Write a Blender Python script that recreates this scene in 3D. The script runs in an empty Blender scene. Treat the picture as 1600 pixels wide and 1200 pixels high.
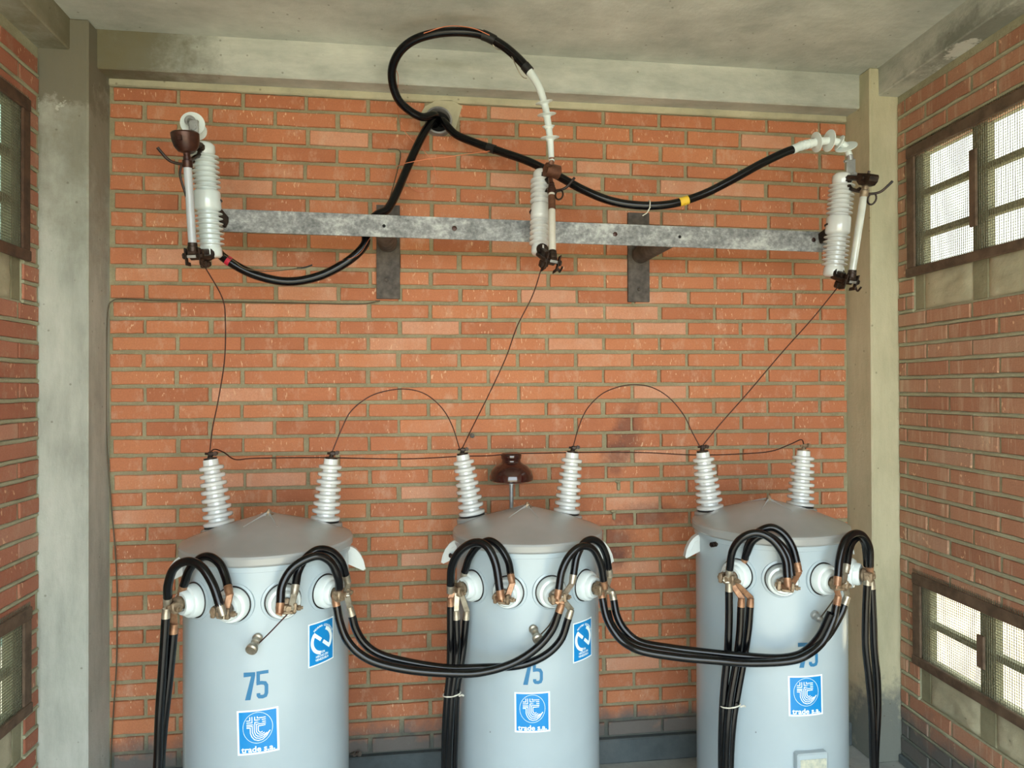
import bpy, bmesh, math, random
from mathutils import Vector, Matrix
R = math.radians
SC = bpy.context.scene
COL = SC.collection
random.seed(7)

# ------------------------------------------------------------------ camera
YAW, PITCH, ROLL, CD, CH, FPX = 0.12766654, 0.00610631, -0.00306848, 3.044, 1.71, 1065.0
cy, sy, cp, sp = math.cos(YAW), math.sin(YAW), math.cos(PITCH), math.sin(PITCH)
FW = Vector((sy*cp, cy*cp, sp))
r0 = Vector((cy, -sy, 0)); u0 = r0.cross(FW)
RT = math.cos(ROLL)*r0 + math.sin(ROLL)*u0
UP = -math.sin(ROLL)*r0 + math.cos(ROLL)*u0
CAM = Vector((0, -CD, CH))
cd = bpy.data.cameras.new('camera'); cam = bpy.data.objects.new('camera', cd); COL.objects.link(cam)
cd.sensor_width = 36; cd.lens = FPX/1600*36; cd.clip_start = .02; cd.clip_end = 200
cam.matrix_world = Matrix(((RT.x, UP.x, -FW.x, CAM.x), (RT.y, UP.y, -FW.y, CAM.y), (RT.z, UP.z, -FW.z, CAM.z), (0, 0, 0, 1)))
SC.camera = cam

# ------------------------------------------------------------------ world, sun, exposure
w = bpy.data.worlds.new('world'); SC.world = w; w.use_nodes = True
bg = w.node_tree.nodes['Background']
bg.inputs[0].default_value = (0.80, 0.93, 1.0, 1); bg.inputs[1].default_value = 3.6
sd = bpy.data.lights.new('sun', 'SUN'); sd.energy = 9.0; sd.angle = R(1.5); sd.color = (1, .93, .80)
so = bpy.data.objects.new('sun', sd); COL.objects.link(so)
so.rotation_euler = Vector((-0.12, -0.66, 1.0)).to_track_quat('Z', 'Y').to_euler()   # high in front of the open doorway
SC.view_settings.view_transform = 'Standard'; SC.view_settings.look = 'None'
SC.view_settings.gamma = 1; SC.view_settings.use_curve_mapping = False
SC.view_settings.exposure = 1.15

def ray(px, py):
    return FW + RT*((px-800)/FPX) - UP*((py-600)/FPX)
def at(px, py, Y):
    d = ray(px, py); return CAM + d*((Y-CAM.y)/d.y)
def onplane(px, py, o, n):
    d = ray(px, py); return CAM + d*((o-CAM).dot(n)/d.dot(n))
def proj(p):
    d = p-CAM; z = d.dot(FW); return 800+FPX*d.dot(RT)/z, 600-FPX*d.dot(UP)/z, z

# ------------------------------------------------------------------ materials
def srgb(r, g, b):
    f = lambda c: (c/255/12.92) if c <= 10 else ((c/255+.055)/1.055)**2.4
    return (f(r), f(g), f(b), 1)
class NT:
    def __init__(s, name):
        s.m = bpy.data.materials.new(name); s.m.use_nodes = True
        s.t = s.m.node_tree; s.b = s.t.nodes['Principled BSDF']
    def n(s, k, **kw):
        x = s.t.nodes.new(k)
        for a, v in kw.items(): setattr(x, a, v)
        return x
    def l(s, a, b): s.t.links.new(a, b)
    def coord(s, kind='Object'):
        return s.n('ShaderNodeTexCoord').outputs[kind]
    def pos(s): return s.n('ShaderNodeNewGeometry').outputs['Position']
    def noise(s, vec, scale, detail=4, rough=.6, stretch=None):
        if stretch:
            mp = s.n('ShaderNodeMapping'); mp.inputs['Scale'].default_value = stretch; s.l(vec, mp.inputs[0]); vec = mp.outputs[0]
        x = s.n('ShaderNodeTexNoise'); x.inputs['Scale'].default_value = scale
        x.inputs['Detail'].default_value = detail; x.inputs['Roughness'].default_value = rough
        s.l(vec, x.inputs['Vector']); return x.outputs['Fac']
    def ramp(s, fac, stops):
        x = s.n('ShaderNodeValToRGB'); e = x.color_ramp.elements
        while len(e) < len(stops): e.new(.5)
        for i, (p, c) in enumerate(stops):
            e[i].position = p; e[i].color = c if len(c) == 4 else (*c, 1)
        s.l(fac, x.inputs[0]); return x.outputs[0]
    def rng(s, fac, a, b, c=0., d=1.):
        x = s.n('ShaderNodeMapRange'); x.inputs[1].default_value = a; x.inputs[2].default_value = b
        x.inputs[3].default_value = c; x.inputs[4].default_value = d; s.l(fac, x.inputs[0]); return x.outputs[0]
    def mix(s, fac, a, b, mode='MIX'):
        x = s.n('ShaderNodeMix', data_type='RGBA', blend_type=mode)
        if hasattr(fac, 'is_linked') or not isinstance(fac, (int, float)): s.l(fac, x.inputs[0])
        else: x.inputs[0].default_value = fac
        for v, k in ((a, 6), (b, 7)):
            if isinstance(v, (tuple, list)): x.inputs[k].default_value = v
            else: s.l(v, x.inputs[k])
        return x.outputs[2]
    def math(s, op, a, b=None):
        x = s.n('ShaderNodeMath', operation=op)
        for v, k in ((a, 0), (b, 1)):
            if v is None: continue
            if isinstance(v, (int, float)): x.inputs[k].default_value = v
            else: s.l(v, x.inputs[k])
        return x.outputs[0]
    def base(s, c):
        if isinstance(c, (tuple, list)): s.b.inputs['Base Color'].default_value = c
        else: s.l(c, s.b.inputs['Base Color'])
    def rough(s, r):
        if isinstance(r, (int, float)): s.b.inputs['Roughness'].default_value = r
        else: s.l(r, s.b.inputs['Roughness'])
    def bump(s, h, dist=.002, strength=1.):
        x = s.n('ShaderNodeBump'); x.inputs['Distance'].default_value = dist; x.inputs['Strength'].default_value = strength
        s.l(h, x.inputs['Height']); s.l(x.outputs[0], s.b.inputs['Normal'])
def simple(name, c1, c2=None, rough=.5, metal=0., scale=20, bump=0., coat=0., lo=.35, hi=.65, detail=4, spec=.5):
    t = NT(name); t.b.inputs['Specular IOR Level'].default_value = spec; t.b.inputs['Metallic'].default_value = metal; t.rough(rough)
    if coat: t.b.inputs['Coat Weight'].default_value = coat; t.b.inputs['Coat Roughness'].default_value = .08
    if c2 is None: t.base(c1)
    else:
        v = t.coord(); f = t.noise(v, scale, detail)
        t.base(t.ramp(f, [(lo, c1), (hi, c2)]))
        if bump: t.bump(f, bump)
    return t.m
def stain_at(t, c, rad, soft, p, scale=9, amp=.5, stretch=(1, 1, 1)):
    """0..1 mask of a stain with its own ragged outline round a spot of the wall"""
    vm = t.n('ShaderNodeVectorMath', operation='SUBTRACT'); t.l(p, vm.inputs[0]); vm.inputs[1].default_value = c
    v2 = t.n('ShaderNodeVectorMath', operation='MULTIPLY'); t.l(vm.outputs[0], v2.inputs[0]); v2.inputs[1].default_value = stretch
    ln = t.n('ShaderNodeVectorMath', operation='LENGTH'); t.l(v2.outputs[0], ln.inputs[0])
    nz = t.noise(p, scale, 5, .7)
    d = t.math('ADD', ln.outputs['Value'], t.math('MULTIPLY', t.math('SUBTRACT', nz, .5), amp))
    return t.rng(d, rad, rad+soft, 1, 0)

def brick_mat(name, cols, pale, palefac, streak=False, stains=False, dirt=None):
    t = NT(name); p = t.pos()
    rnd = t.n('ShaderNodeObjectInfo').outputs['Random']
    big = t.noise(p, 5.5, 3)
    f = t.math('ADD', t.math('MULTIPLY', rnd, .75), t.math('MULTIPLY', big, .5))
    base = t.ramp(f, [(.15, cols[0]), (.45, cols[1]), (.8, cols[2]), (1., cols[3])])
    fine = t.noise(p, 160, 3, .8)
    base = t.mix(t.rng(fine, .35, .75, 0, .35), base, tuple(c*.62 for c in cols[0][:3])+(1,))
    # pale lime bloom and mortar smears
    sm = t.noise(p, 14, 5, .75, (1, 1, .55 if not streak else .12))
    base = t.mix(t.rng(sm, .52, .74, 0, palefac), base, pale)
    # small scratches / chips, slanted
    mp = t.n('ShaderNodeMapping'); mp.inputs['Rotation'].default_value = (0, R(28), 0); mp.inputs['Scale'].default_value = (105, 60, 38)
    t.l(p, mp.inputs[0])
    sc = t.n('ShaderNodeTexNoise'); sc.inputs['Scale'].default_value = 1; sc.inputs['Detail'].default_value = 1.5; t.l(mp.outputs[0], sc.inputs[0])
    base = t.mix(t.math('MULTIPLY', t.rng(sc.outputs[0], .64, .68, 0, .75), t.rng(t.noise(p, 6, 2), .48, .58)), base, srgb(222, 182, 146))
    if streak:
        st = t.noise(p, 42, 3, .7, (1, 1, .06))
        base = t.mix(t.rng(st, .56, .68, 0, .5), base, pale)
    if stains:
        for c, rad, s in (((.93, 0, 1.50), .05, (1.6, 1, .8)), ((.86, 0, 1.40), .03, (1.5, 1, .8)),
                          ((1.02, 0, 1.12), .05, (.7, 1, 1.8)), ((.83, 0, 1.00), .06, (.8, 1, 1.3)), ((.80, 0, .93), .05, (.8, 1, 1.6))):
            base = t.mix(t.math('MULTIPLY', stain_at(t, c, rad, .08, p, 22, .14, s), .55), base, srgb(70, 45, 45))
    if dirt:
        z = t.n('ShaderNodeSeparateXYZ'); t.l(p, z.inputs[0])
        h = t.math('ADD', z.outputs[2], t.math('MULTIPLY', t.noise(p, 9, 4), -.22))
        base = t.mix(t.rng(h, dirt[0], dirt[1], .9, 0), base, srgb(88, 94, 92))
    t.base(base); t.rough(.82)
    t.bump(t.math('ADD', t.math('MULTIPLY', fine, .5), t.noise(p, 40, 4)), .0016)
    return t.m
M = {}
M['brick_back'] = brick_mat('brick_orange', [srgb(164, 98, 66), srgb(184, 114, 78), srgb(196, 126, 86), srgb(204, 148, 118)],
                            srgb(206, 170, 144), .6, stains=True, dirt=(.06, .16))
M['brick_right'] = brick_mat('brick_faded_red', [srgb(152, 104, 80), srgb(168, 118, 92), srgb(178, 130, 102), srgb(178, 140, 116)],
                             srgb(200, 178, 152), .65, streak=True, dirt=(.06, .2))
M['brick_left'] = brick_mat('brick_dull_red', [srgb(154, 92, 68), srgb(168, 106, 82), srgb(178, 118, 94), srgb(186, 138, 116)],
                            srgb(182, 160, 136), .55, dirt=(.0, .1))
def mortar(name, a, b):
    t = NT(name); p = t.pos(); n1 = t.noise(p, 7, 5); n2 = t.noise(p, 90, 4, .8)
    c = t.ramp(t.math('ADD', t.math('MULTIPLY', n1, .6), t.math('MULTIPLY', n2, .4)), [(.3, a), (.68, b)])
    z = t.n('ShaderNodeSeparateXYZ'); t.l(p, z.inputs[0])
    h = t.math('ADD', z.outputs[2], t.math('MULTIPLY', t.noise(p, 9, 4), -.22))
    c = t.mix(t.rng(h, .05, .16, .85, 0), c, srgb(74, 82, 82))
    t.base(c); t.rough(.92); t.bump(t.math('ADD', n1, n2), .004); return t.m
M['mortar'] = mortar('mortar_olive_grey', srgb(124, 115, 88), srgb(168, 159, 128))
M['mortar_side'] = mortar('mortar_grey', srgb(142, 140, 114), srgb(176, 174, 146))
def concrete(name, a, b, c, board=None, damp=None, s3=5):
    t = NT(name); p = t.pos()
    n1 = t.noise(p, 1.9, 4, .6); n2 = t.noise(p, 30, 4, .8); n3 = t.noise(p, s3, 6, .7, board or (1, 1, 1))
    f = t.math('ADD', t.math('MULTIPLY', n1, .45), t.math('MULTIPLY', n3, .55))
    col = t.ramp(f, [(.36, a), (.5, b), (.64, c)])
    col = t.mix(t.rng(n2, .6, .8, 0, .25), col, tuple(x*.6 for x in a[:3])+(1,))
    if damp:
        for (cc, rad, soft, s, clr, k) in damp:
            col = t.mix(t.math('MULTIPLY', stain_at(t, cc, rad, soft, p, 9, .42, s), k), col, clr)
    # sparse dark pits
    vo = t.n('ShaderNodeTexVoronoi'); vo.inputs['Scale'].default_value = 16; t.l(p, vo.inputs['Vector'])
    col = t.mix(t.rng(vo.outputs['Distance'], .05, .09, .5, 0), col, srgb(90, 84, 66))
    t.base(col); t.rough(.85); t.bump(t.math('ADD', t.math('MULTIPLY', n2, .5), n3), .004); return t.m
M['ceiling'] = concrete('concrete_ceiling', srgb(152, 157, 150), srgb(182, 187, 179), srgb(208, 212, 204), board=(.7, 1.2, 1), s3=2.6)
M['beam'] = concrete('concrete_beam', srgb(148, 152, 142), srgb(176, 179, 169), srgb(200, 201, 190), board=(.6, 1, 2.0),
    damp=[((-1.2, -.1, 3.07), .10, .22, (.8, 1, 1), srgb(92, 90, 74), .8), ((-1.32, -.3, 3.12), .10, .3, (1, .5, 1), srgb(112, 104, 74), .75), ((2.1, -.75, 3.02), .10, .10, (1, .45, 1.6), srgb(104, 108, 98), .7), ((2.12, -.56, 3.02), .03, .03, (1, .5, 1.8), srgb(214, 216, 208), .8)])
M['column_left'] = concrete('concrete_column_damp', srgb(150, 152, 141), srgb(174, 176, 164), srgb(190, 191, 180), board=(2, 2, .5),
    damp=[((-1.40, -.17, 3.01), .15, .06, (.9, 1, .9), srgb(96, 92, 74), .85), ((-1.33, -.1, 2.79), .10, .22, (1.2, 1, .5), srgb(120, 114, 96), .7),
          ((-1.41, -.18, 2.82), .02, .02, (.5, 1, 2.2), srgb(200, 200, 188), .7)])
M['column_right'] = concrete('concrete_column_sunlit_dusty', srgb(168, 163, 134), srgb(184, 178, 148), srgb(196, 190, 160), board=(2, 2, .5),  # warm sunlit tone put into the base colour; grey dirt at the foot
    damp=[((2.1, -.18, .06), .20, .12, (.8, 1, 1), srgb(96, 102, 100), .85)])
M['render'] = concrete('rough_render', srgb(156, 152, 128), srgb(178, 172, 144), srgb(194, 188, 160))
M['block'] = concrete('vent_block_concrete', srgb(112, 108, 84), srgb(136, 132, 104), srgb(150, 146, 118))
M['floor'] = concrete('dusty_floor', srgb(124, 128, 124), srgb(150, 154, 150), srgb(172, 174, 168))
M['plinth'] = concrete('dark_cement_plinth', srgb(62, 70, 72), srgb(78, 86, 88), srgb(92, 98, 98))
M['ground'] = simple('dry_ground', srgb(150, 138, 112), srgb(178, 168, 142), .95, scale=2)
M['shade'] = simple('dim_green_screen_wall', srgb(52, 72, 60), srgb(124, 146, 128), .9, scale=4.5, lo=.42, hi=.58, detail=6)  # dim green for the wall added outside the left windows
M['pale_wall'] = simple('pale_screen_wall', srgb(176, 178, 168), srgb(196, 196, 184), .9, scale=1.5)  # for the wall added outside the right windows
M['wood'] = simple('weathered_brown_wood', srgb(76, 60, 46), srgb(106, 86, 68), .8, scale=18, bump=.001)
M['wood_dark'] = simple('dark_brown_wood', srgb(66, 46, 34), srgb(92, 66, 48), .8, scale=18, bump=.001)
M['wire'] = simple('galvanised_mesh_wire', srgb(118, 116, 96), None, .6, .4)
def paint(name, a, b):
    t = NT(name); p = t.coord()
    n1 = t.noise(p, 2.2, 4); n2 = t.noise(p, 60, 3, .7)
    c = t.ramp(n1, [(.35, a), (.65, b)])
    sp_ = t.noise(p, 34, 2, .5)
    c = t.mix(t.rng(sp_, .77, .79, 0, .7), c, srgb(84, 84, 80))
    t.base(c); t.rough(.27); t.b.inputs['Coat Weight'].default_value = .25; t.b.inputs['Coat Roughness'].default_value = .12
    return t.m
M['tank'] = paint('pale_grey_tank_paint', srgb(158, 172, 178), srgb(166, 180, 186))
M['lid'] = paint('grey_lid_paint', srgb(142, 144, 142), srgb(156, 158, 156))
M['lug_paint'] = paint('light_lug_paint', srgb(184, 192, 192), srgb(200, 206, 204))
M['porcelain'] = simple('light_grey_porcelain', srgb(196, 198, 196), srgb(212, 214, 210), .12, scale=6, coat=.6)
M['porcelain_white'] = simple('white_porcelain', srgb(200, 210, 210), srgb(214, 222, 220), .12, scale=6, coat=.6)
M['porcelain_brown'] = simple('dark_brown_glazed_porcelain', srgb(42, 16, 14), srgb(56, 22, 18), .12, scale=5, coat=.7)
M['silicone'] = simple('white_silicone_rubber', srgb(206, 216, 214), srgb(218, 226, 222), .45, scale=10)
M['black'] = simple('black_cable_jacket', srgb(4, 5, 7), srgb(9, 10, 13), .19, scale=30, spec=.38)
M['rubber'] = simple('black_rubber', srgb(16, 16, 16), None, .5)
M['bronze'] = simple('tarnished_dark_bronze', srgb(28, 22, 20), srgb(62, 46, 36), .42, .5, scale=40, bump=.001)
M['bronze_red'] = simple('reddish_brown_bronze', srgb(44, 24, 20), srgb(74, 44, 34), .35, .4, scale=25)
M['bronze_brown'] = simple('brown_bronze', srgb(84, 52, 38), srgb(116, 78, 58), .4, .4, scale=25)
M['clamp'] = simple('weathered_brass_clamp', srgb(110, 92, 72), srgb(158, 140, 116), .5, .55, scale=45, bump=.001)
M['copper'] = simple('copper_lug_metal', srgb(124, 88, 64), srgb(162, 124, 94), .42, .55, scale=45)
M['tinned'] = simple('tinned_copper', srgb(146, 138, 122), srgb(182, 174, 158), .4, .8, scale=35)
M['wire_dark'] = simple('dark_oxidised_copper_wire', srgb(44, 22, 18), srgb(78, 42, 34), .5, .5, scale=60)
M['wire_copper'] = simple('bright_copper_wire', srgb(190, 112, 80), None, .4, .6)
M['wire_grey'] = simple('grey_olive_wire', srgb(84, 74, 56), None, .6, .2)
M['steel'] = simple('dull_grey_steel', srgb(150, 152, 150), srgb(172, 174, 172), .4, .6, scale=25)
def galv():
    t = NT('galvanised_steel_mottled'); p = t.coord()
    n = t.noise(p, 6, 6, .75, (1, 1, 1.8)); n2 = t.noise(p, 55, 4, .7)
    f = t.math('ADD', t.math('MULTIPLY', n, .65), t.math('MULTIPLY', n2, .35))
    t.base(t.ramp(f, [(.38, srgb(88, 90, 90)), (.5, srgb(134, 135, 134)), (.62, srgb(182, 184, 180))]))
    t.b.inputs['Metallic'].default_value = .25; t.rough(.62); t.bump(n2, .001); return t.m
M['galv'] = galv()
M['plate'] = simple('rusted_grey_plate', srgb(72, 66, 62), srgb(104, 96, 88), .75, .25, scale=22, bump=.002)
M['blue'] = simple('sticker_blue', srgb(8, 126, 192), None, .35)
M['white'] = simple('sticker_white', srgb(226, 240, 240), None, .4)
M['stencil'] = simple('stencil_blue_paint', srgb(34, 106, 148), None, .5)
M['aluminium'] = simple('nameplate_beige', srgb(160, 166, 156), srgb(196, 196, 176), .45, .1, scale=60)
M['red'] = simple('red_tape', srgb(190, 30, 60), None, .5)
M['yellow'] = simple('yellow_tape', srgb(220, 180, 50), None, .5)
M['string'] = simple('white_tie', srgb(206, 204, 190), None, .7)
M['tubegrey'] = simple('fuse_tube_grey', srgb(164, 168, 172), srgb(180, 184, 188), .35, scale=8, coat=.3)
M['tubecream'] = simple('fuse_tube_cream', srgb(186, 182, 170), srgb(204, 200, 188), .3, scale=8, coat=.3)
M['tubeglossy'] = simple('fuse_tube_pale_glossy', srgb(176, 180, 172), srgb(200, 202, 192), .18, scale=8, coat=.8)
M['pvc'] = simple('grey_pipe', srgb(110, 110, 112), srgb(140, 138, 136), .5, scale=15)
M['dark'] = simple('hole_shade_black', srgb(14, 14, 14), None, .9)  # black standing in for the shade inside holes

# ------------------------------------------------------------------ mesh helpers
class MB:
    def __init__(s): s.v = []; s.f = []
    def add(s, vs, fs):
        o = len(s.v); s.v += [tuple(v) for v in vs]; s.f += [tuple(i+o for i in f) for f in fs]
    def box(s, c, size, ax=None):
        c = Vector(c); ax = ax or (Vector((1, 0, 0)), Vector((0, 1, 0)), Vector((0, 0, 1)))
        h = [x/2 for x in size]; vs = []
        for k in range(8):
            vs.append(c + ax[0]*(h[0]*(1 if k & 1 else -1)) + ax[1]*(h[1]*(1 if k & 2 else -1)) + ax[2]*(h[2]*(1 if k & 4 else -1)))
        fs = [(0, 2, 3, 1), (4, 5, 7, 6), (0, 1, 5, 4), (2, 6, 7, 3), (0, 4, 6, 2), (1, 3, 7, 5)]
        if ax[0].cross(ax[1]).dot(ax[2]) < 0: fs = [f[::-1] for f in fs]
        s.add(vs, fs); return s
    def cbox(s, c, size, ax=None, ch=.003):
        """box with chamfered edges"""
        bm = bmesh.new(); c = Vector(c); ax = ax or (Vector((1, 0, 0)), Vector((0, 1, 0)), Vector((0, 0, 1)))
        bmesh.ops.create_cube(bm, size=1)
        for v in bm.verts: v.co = Vector((v.co.x*size[0], v.co.y*size[1], v.co.z*size[2]))
        bmesh.ops.bevel(bm, geom=list(bm.edges), offset=min(ch, min(size)*.45), segments=1, affect='EDGES')
        bm.verts.index_update()
        vs = [c + ax[0]*v.co.x + ax[1]*v.co.y + ax[2]*v.co.z for v in bm.verts]
        fs = [tuple(v.index for v in f.verts) for f in bm.faces]
        if ax[0].cross(ax[1]).dot(ax[2]) < 0: fs = [f[::-1] for f in fs]
        s.add(vs, fs); bm.free(); return s
    def lathe(s, prof, p0, axis, seg=24):
        a = Vector(axis).normalized(); p0 = Vector(p0)
        x = a.orthogonal().normalized() if abs(a.z) < .999 else Vector((1, 0, 0)); y = a.cross(x)
        vs = []; fs = []; n = len(prof)
        for (r, h) in prof:
            for k in range(seg):
                t = 2*math.pi*k/seg; vs.append(p0 + a*h + x*(r*math.cos(t)) + y*(r*math.sin(t)))
        for i in range(n-1):
            for k in range(seg):
                k2 = (k+1) % seg; fs.append((i*seg+k, i*seg+k2, (i+1)*seg+k2, (i+1)*seg+k))
        if prof[0][0] > 1e-4: fs.append(tuple(range(seg-1, -1, -1)))
        if prof[-1][0] > 1e-4: fs.append(tuple((n-1)*seg+k for k in range(seg)))
        s.add(vs, fs); return s
    def cyl(s, a, b, r, seg=16, r2=None):
        a = Vector(a); b = Vector(b); L = (b-a).length
        return s.lathe([(r, 0), (r if r2 is None else r2, L)], a, b-a, seg)
    def tube(s, pts, r, seg=10, closed=False):
        pts = [Vector(p) for p in pts]; n = len(pts); vs = []; fs = []
        rr = r if isinstance(r, (list, tuple)) else [r]*n
        prev = None
        for i, p in enumerate(pts):
            if closed: t = (pts[(i+1) % n]-pts[i-1]).normalized()
            else: t = (pts[min(i+1, n-1)]-pts[max(i-1, 0)]).normalized()
            if prev is None: x = t.orthogonal().normalized()
            else:
                x = prev - t*prev.dot(t)
                x = x.normalized() if x.length > 1e-6 else t.orthogonal().normalized()
            prev = x; y = t.cross(x)
            for k in range(seg):
                a = 2*math.pi*k/seg; vs.append(p + x*(rr[i]*math.cos(a)) + y*(rr[i]*math.sin(a)))
        for i in range(n if closed else n-1):
            j = (i+1) % n
            for k in range(seg):
                k2 = (k+1) % seg; fs.append((i*seg+k, i*seg+k2, j*seg+k2, j*seg+k))
        if not closed:
            fs.append(tuple(range(seg-1, -1, -1))); fs.append(tuple((n-1)*seg+k for k in range(seg)))
        s.add(vs, fs); return s
    def prism(s, poly, ax, o, th):
        """polygon (u,v) in plane ax[0],ax[1] extruded th along ax[2]"""
        o = Vector(o); n = len(poly)
        A = [o+ax[0]*u+ax[1]*v-ax[2]*(th/2) for u, v in poly]; B = [a+ax[2]*th for a in A]
        fs = [tuple(range(n-1, -1, -1)), tuple(range(n, 2*n))] + [(i, (i+1) % n, n+(i+1) % n, n+i) for i in range(n)]
        s.add(A+B, fs); return s
def spline(pts, n=8):
    P = [Vector(p) for p in pts]; P = [P[0]*2-P[1]] + P + [P[-1]*2-P[-2]]; out = []
    for i in range(1, len(P)-2):
        a, b, c, d = P[i-1:i+3]
        for k in range(n):
            t = k/n; out.append(.5*((2*b)+(c-a)*t+(2*a-5*b+4*c-d)*t*t+(3*b-a-3*c+d)*t**3))
    out.append(P[-2]); return out
def tag(o, label=None, cat=None, group=None, kind=None):
    if label: o['label'] = label
    if cat: o['category'] = cat
    if group: o['group'] = group
    if kind: o['kind'] = kind
    return o
def obj(name, mb, mat, parent=None, smooth=True, ang=38, org=None):
    """one mesh object; vertices are given in world space and stored about the origin of its thing"""
    o_ = Vector(org) if org is not None else (Vector(parent['org']) if parent is not None and 'org' in parent.keys() else Vector((0, 0, 0)))
    me = bpy.data.meshes.new(name)
    me.from_pydata([tuple(Vector(v)-o_) for v in mb.v], [], mb.f); me.update()
    bm = bmesh.new(); bm.from_mesh(me); bmesh.ops.recalc_face_normals(bm, faces=bm.faces); bm.to_mesh(me); bm.free()
    if smooth:
        me.polygons.foreach_set('use_smooth', [True]*len(me.polygons)); me.set_sharp_from_angle(angle=R(ang))
    me.materials.append(mat)
    ob = bpy.data.objects.new(name, me); COL.objects.link(ob)
    if parent is not None: ob.parent = parent
    else: ob.location = o_
    ob['org'] = tuple(o_)
    return ob
def empty(name, loc, label, cat, group=None):
    e = bpy.data.objects.new(name, None); COL.objects.link(e); e.location = loc; e['org'] = tuple(loc)
    e.empty_display_size = .05
    return tag(e, label, cat, group)
X, Y, Z = Vector((1, 0, 0)), Vector((0, 1, 0)), Vector((0, 0, 1))

# ------------------------------------------------------------------ the setting: floor, ceiling, columns, beams
XL, XR = -1.312, 2.019          # inner faces of the two corner columns
CEIL, FRONT = 3.17, -3.95
obj('floor', MB().box((.35, -1.9, -.05), (4.6, 4.4, .1)), M['floor']); bpy.data.objects['floor']['kind'] = 'structure'
obj('ceiling', MB().box((.35, -1.9, CEIL+.08), (4.6, 4.4, .16)), M['ceiling'])['kind'] = 'structure'
obj('floor_exterior', MB().box((0, 0, -.16), (60, 60, .1)), M['ground'])['kind'] = 'structure'

class Wall:
    """a wall plane: o corner, n normal into the room; local x along the wall, local y into it, local z up"""
    def __init__(s, o, n):
        s.o = Vector(o); s.n = Vector(n).normalized(); s.d = -s.n; s.e = s.d.cross(Z)
        s.m = Matrix(((s.e.x, s.d.x, 0, s.o.x), (s.e.y, s.d.y, 0, s.o.y), (s.e.z, s.d.z, 1, 0), (0, 0, 0, 1)))
    def px(s, x, y):
        p = onplane(x, y, s.o, s.n)-s.o; return p.dot(s.e), p.z
    def p(s, a, z, out=0.): return Vector((s.o.x, s.o.y, 0)) + s.e*a + Z*z + s.n*out
    def ax(s): return (s.e, s.d, Z)
def vpdir(px, py):
    d = ray(px, py); d.z = 0; return d.normalized()
dr = vpdir(718, 604); dl = vpdir(628, 610)
WB = Wall((0, 0, 0), (0, -1, 0))
pr_ = at(1404, 600, -.175); pl_ = at(61, 600, -.175)
WR = Wall((pr_.x, pr_.y, 0), (-dr.y, dr.x, 0))
WL = Wall((pl_.x, pl_.y, 0), (dl.y, -dl.x, 0))

def slab(name, W, s0, s1, z0, z1, holes, mat, depth=.14, rec=.010):
    ss = sorted({s0, s1, *[max(s0, min(s1, q)) for h in holes for q in h[:2]]})
    zz = sorted({z0, z1, *[q for h in holes for q in h[2:4]]})
    mb = MB()
    for a, b in zip(ss, ss[1:]):
        for c, d in zip(zz, zz[1:]):
            m_, q_ = (a+b)/2, (c+d)/2
            if any(h[0] < m_ < h[1] and h[2] < q_ < h[3] for h in holes): continue
            mb.box(W.p((a+b)/2, (c+d)/2, -(rec+depth/2)), (b-a, depth, d-c), W.ax())
    o = obj(name, mb, mat, smooth=False, org=W.o); o['kind'] = 'structure'; return o

# brick shapes: front face a little uneven, arrises worn
def brick_shape(L, H, seed, depth=.03):
    rnd = random.Random(seed)
    j = lambda a: rnd.uniform(-a, a)
    n = 5
    bot = [(-L/2+L*i/n, -H/2+j(.0012)) for i in range(n)]; right = [(L/2+j(.0012), -H/2), (L/2+j(.0015), j(.005))]
    top = [(L/2-L*i/n, H/2+j(.0014)) for i in range(n)]; left = [(-L/2+j(.0012), H/2), (-L/2+j(.0015), j(.005))]
    ring = bot+right+top+left; m = len(ring)
    ch = .0025
    vs = [(u, depth, v) for u, v in ring] + [(u, .0025, v) for u, v in ring]
    vs += [(u*(1-ch/(L/2)), j(.0004), v*(1-ch/(H/2))) for u, v in ring]
    fs = []
    for i in range(m):
        k = (i+1) % m
        fs.append((i, k, m+k, m+i)); fs.append((m+i, m+k, 2*m+k, 2*m+i))
    fs.append(tuple(2*m+i for i in range(m)))
    return vs, fs
SHAPES = {}
def brick_mesh(L, H, mat):
    key = (round(L/.006), round(H/.003), random.randrange(3), mat.name)
    if key not in SHAPES:
        vs, fs = brick_shape(L, H, hash(key[:3]))
        me = bpy.data.meshes.new('brick'); me.from_pydata(vs, [], fs); me.update(); me.materials.append(mat); SHAPES[key] = me
    return SHAPES[key]
def rot_local(tilt):   # small roll of a brick in the wall plane
    return Matrix.Rotation(tilt, 4, 'Y')
def lay_bricks(W, parent, bricks, mat, limit=300, score=None):
    """bricks: (s centre, z centre, length, height, tilt)"""
    if score: bricks = sorted(bricks, key=lambda b: -score(b))
    rest = MB()
    for i, (s_, z_, L, H, tl) in enumerate(bricks):
        out = random.uniform(-.0015, .0025)
        m = W.m @ Matrix.Translation((s_, -out, z_)) @ rot_local(tl)
        if i < limit and (score is None or score(bricks[i]) > 60):
            o = bpy.data.objects.new('brick', brick_mesh(L, H, mat)); COL.objects.link(o); o.parent = parent
            o.matrix_parent_inverse = Matrix.Identity(4)
            o.matrix_local = Matrix.Translation(-Vector(parent['org'])) @ m
        else:
            vs, fs = brick_shape(L, H, i)
            rest.add([m @ Vector(v) for v in vs], fs)
    if rest.v:
        r = obj('brick_remainder', rest, mat, parent, smooth=False); r['kind'] = 'stuff'
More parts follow.
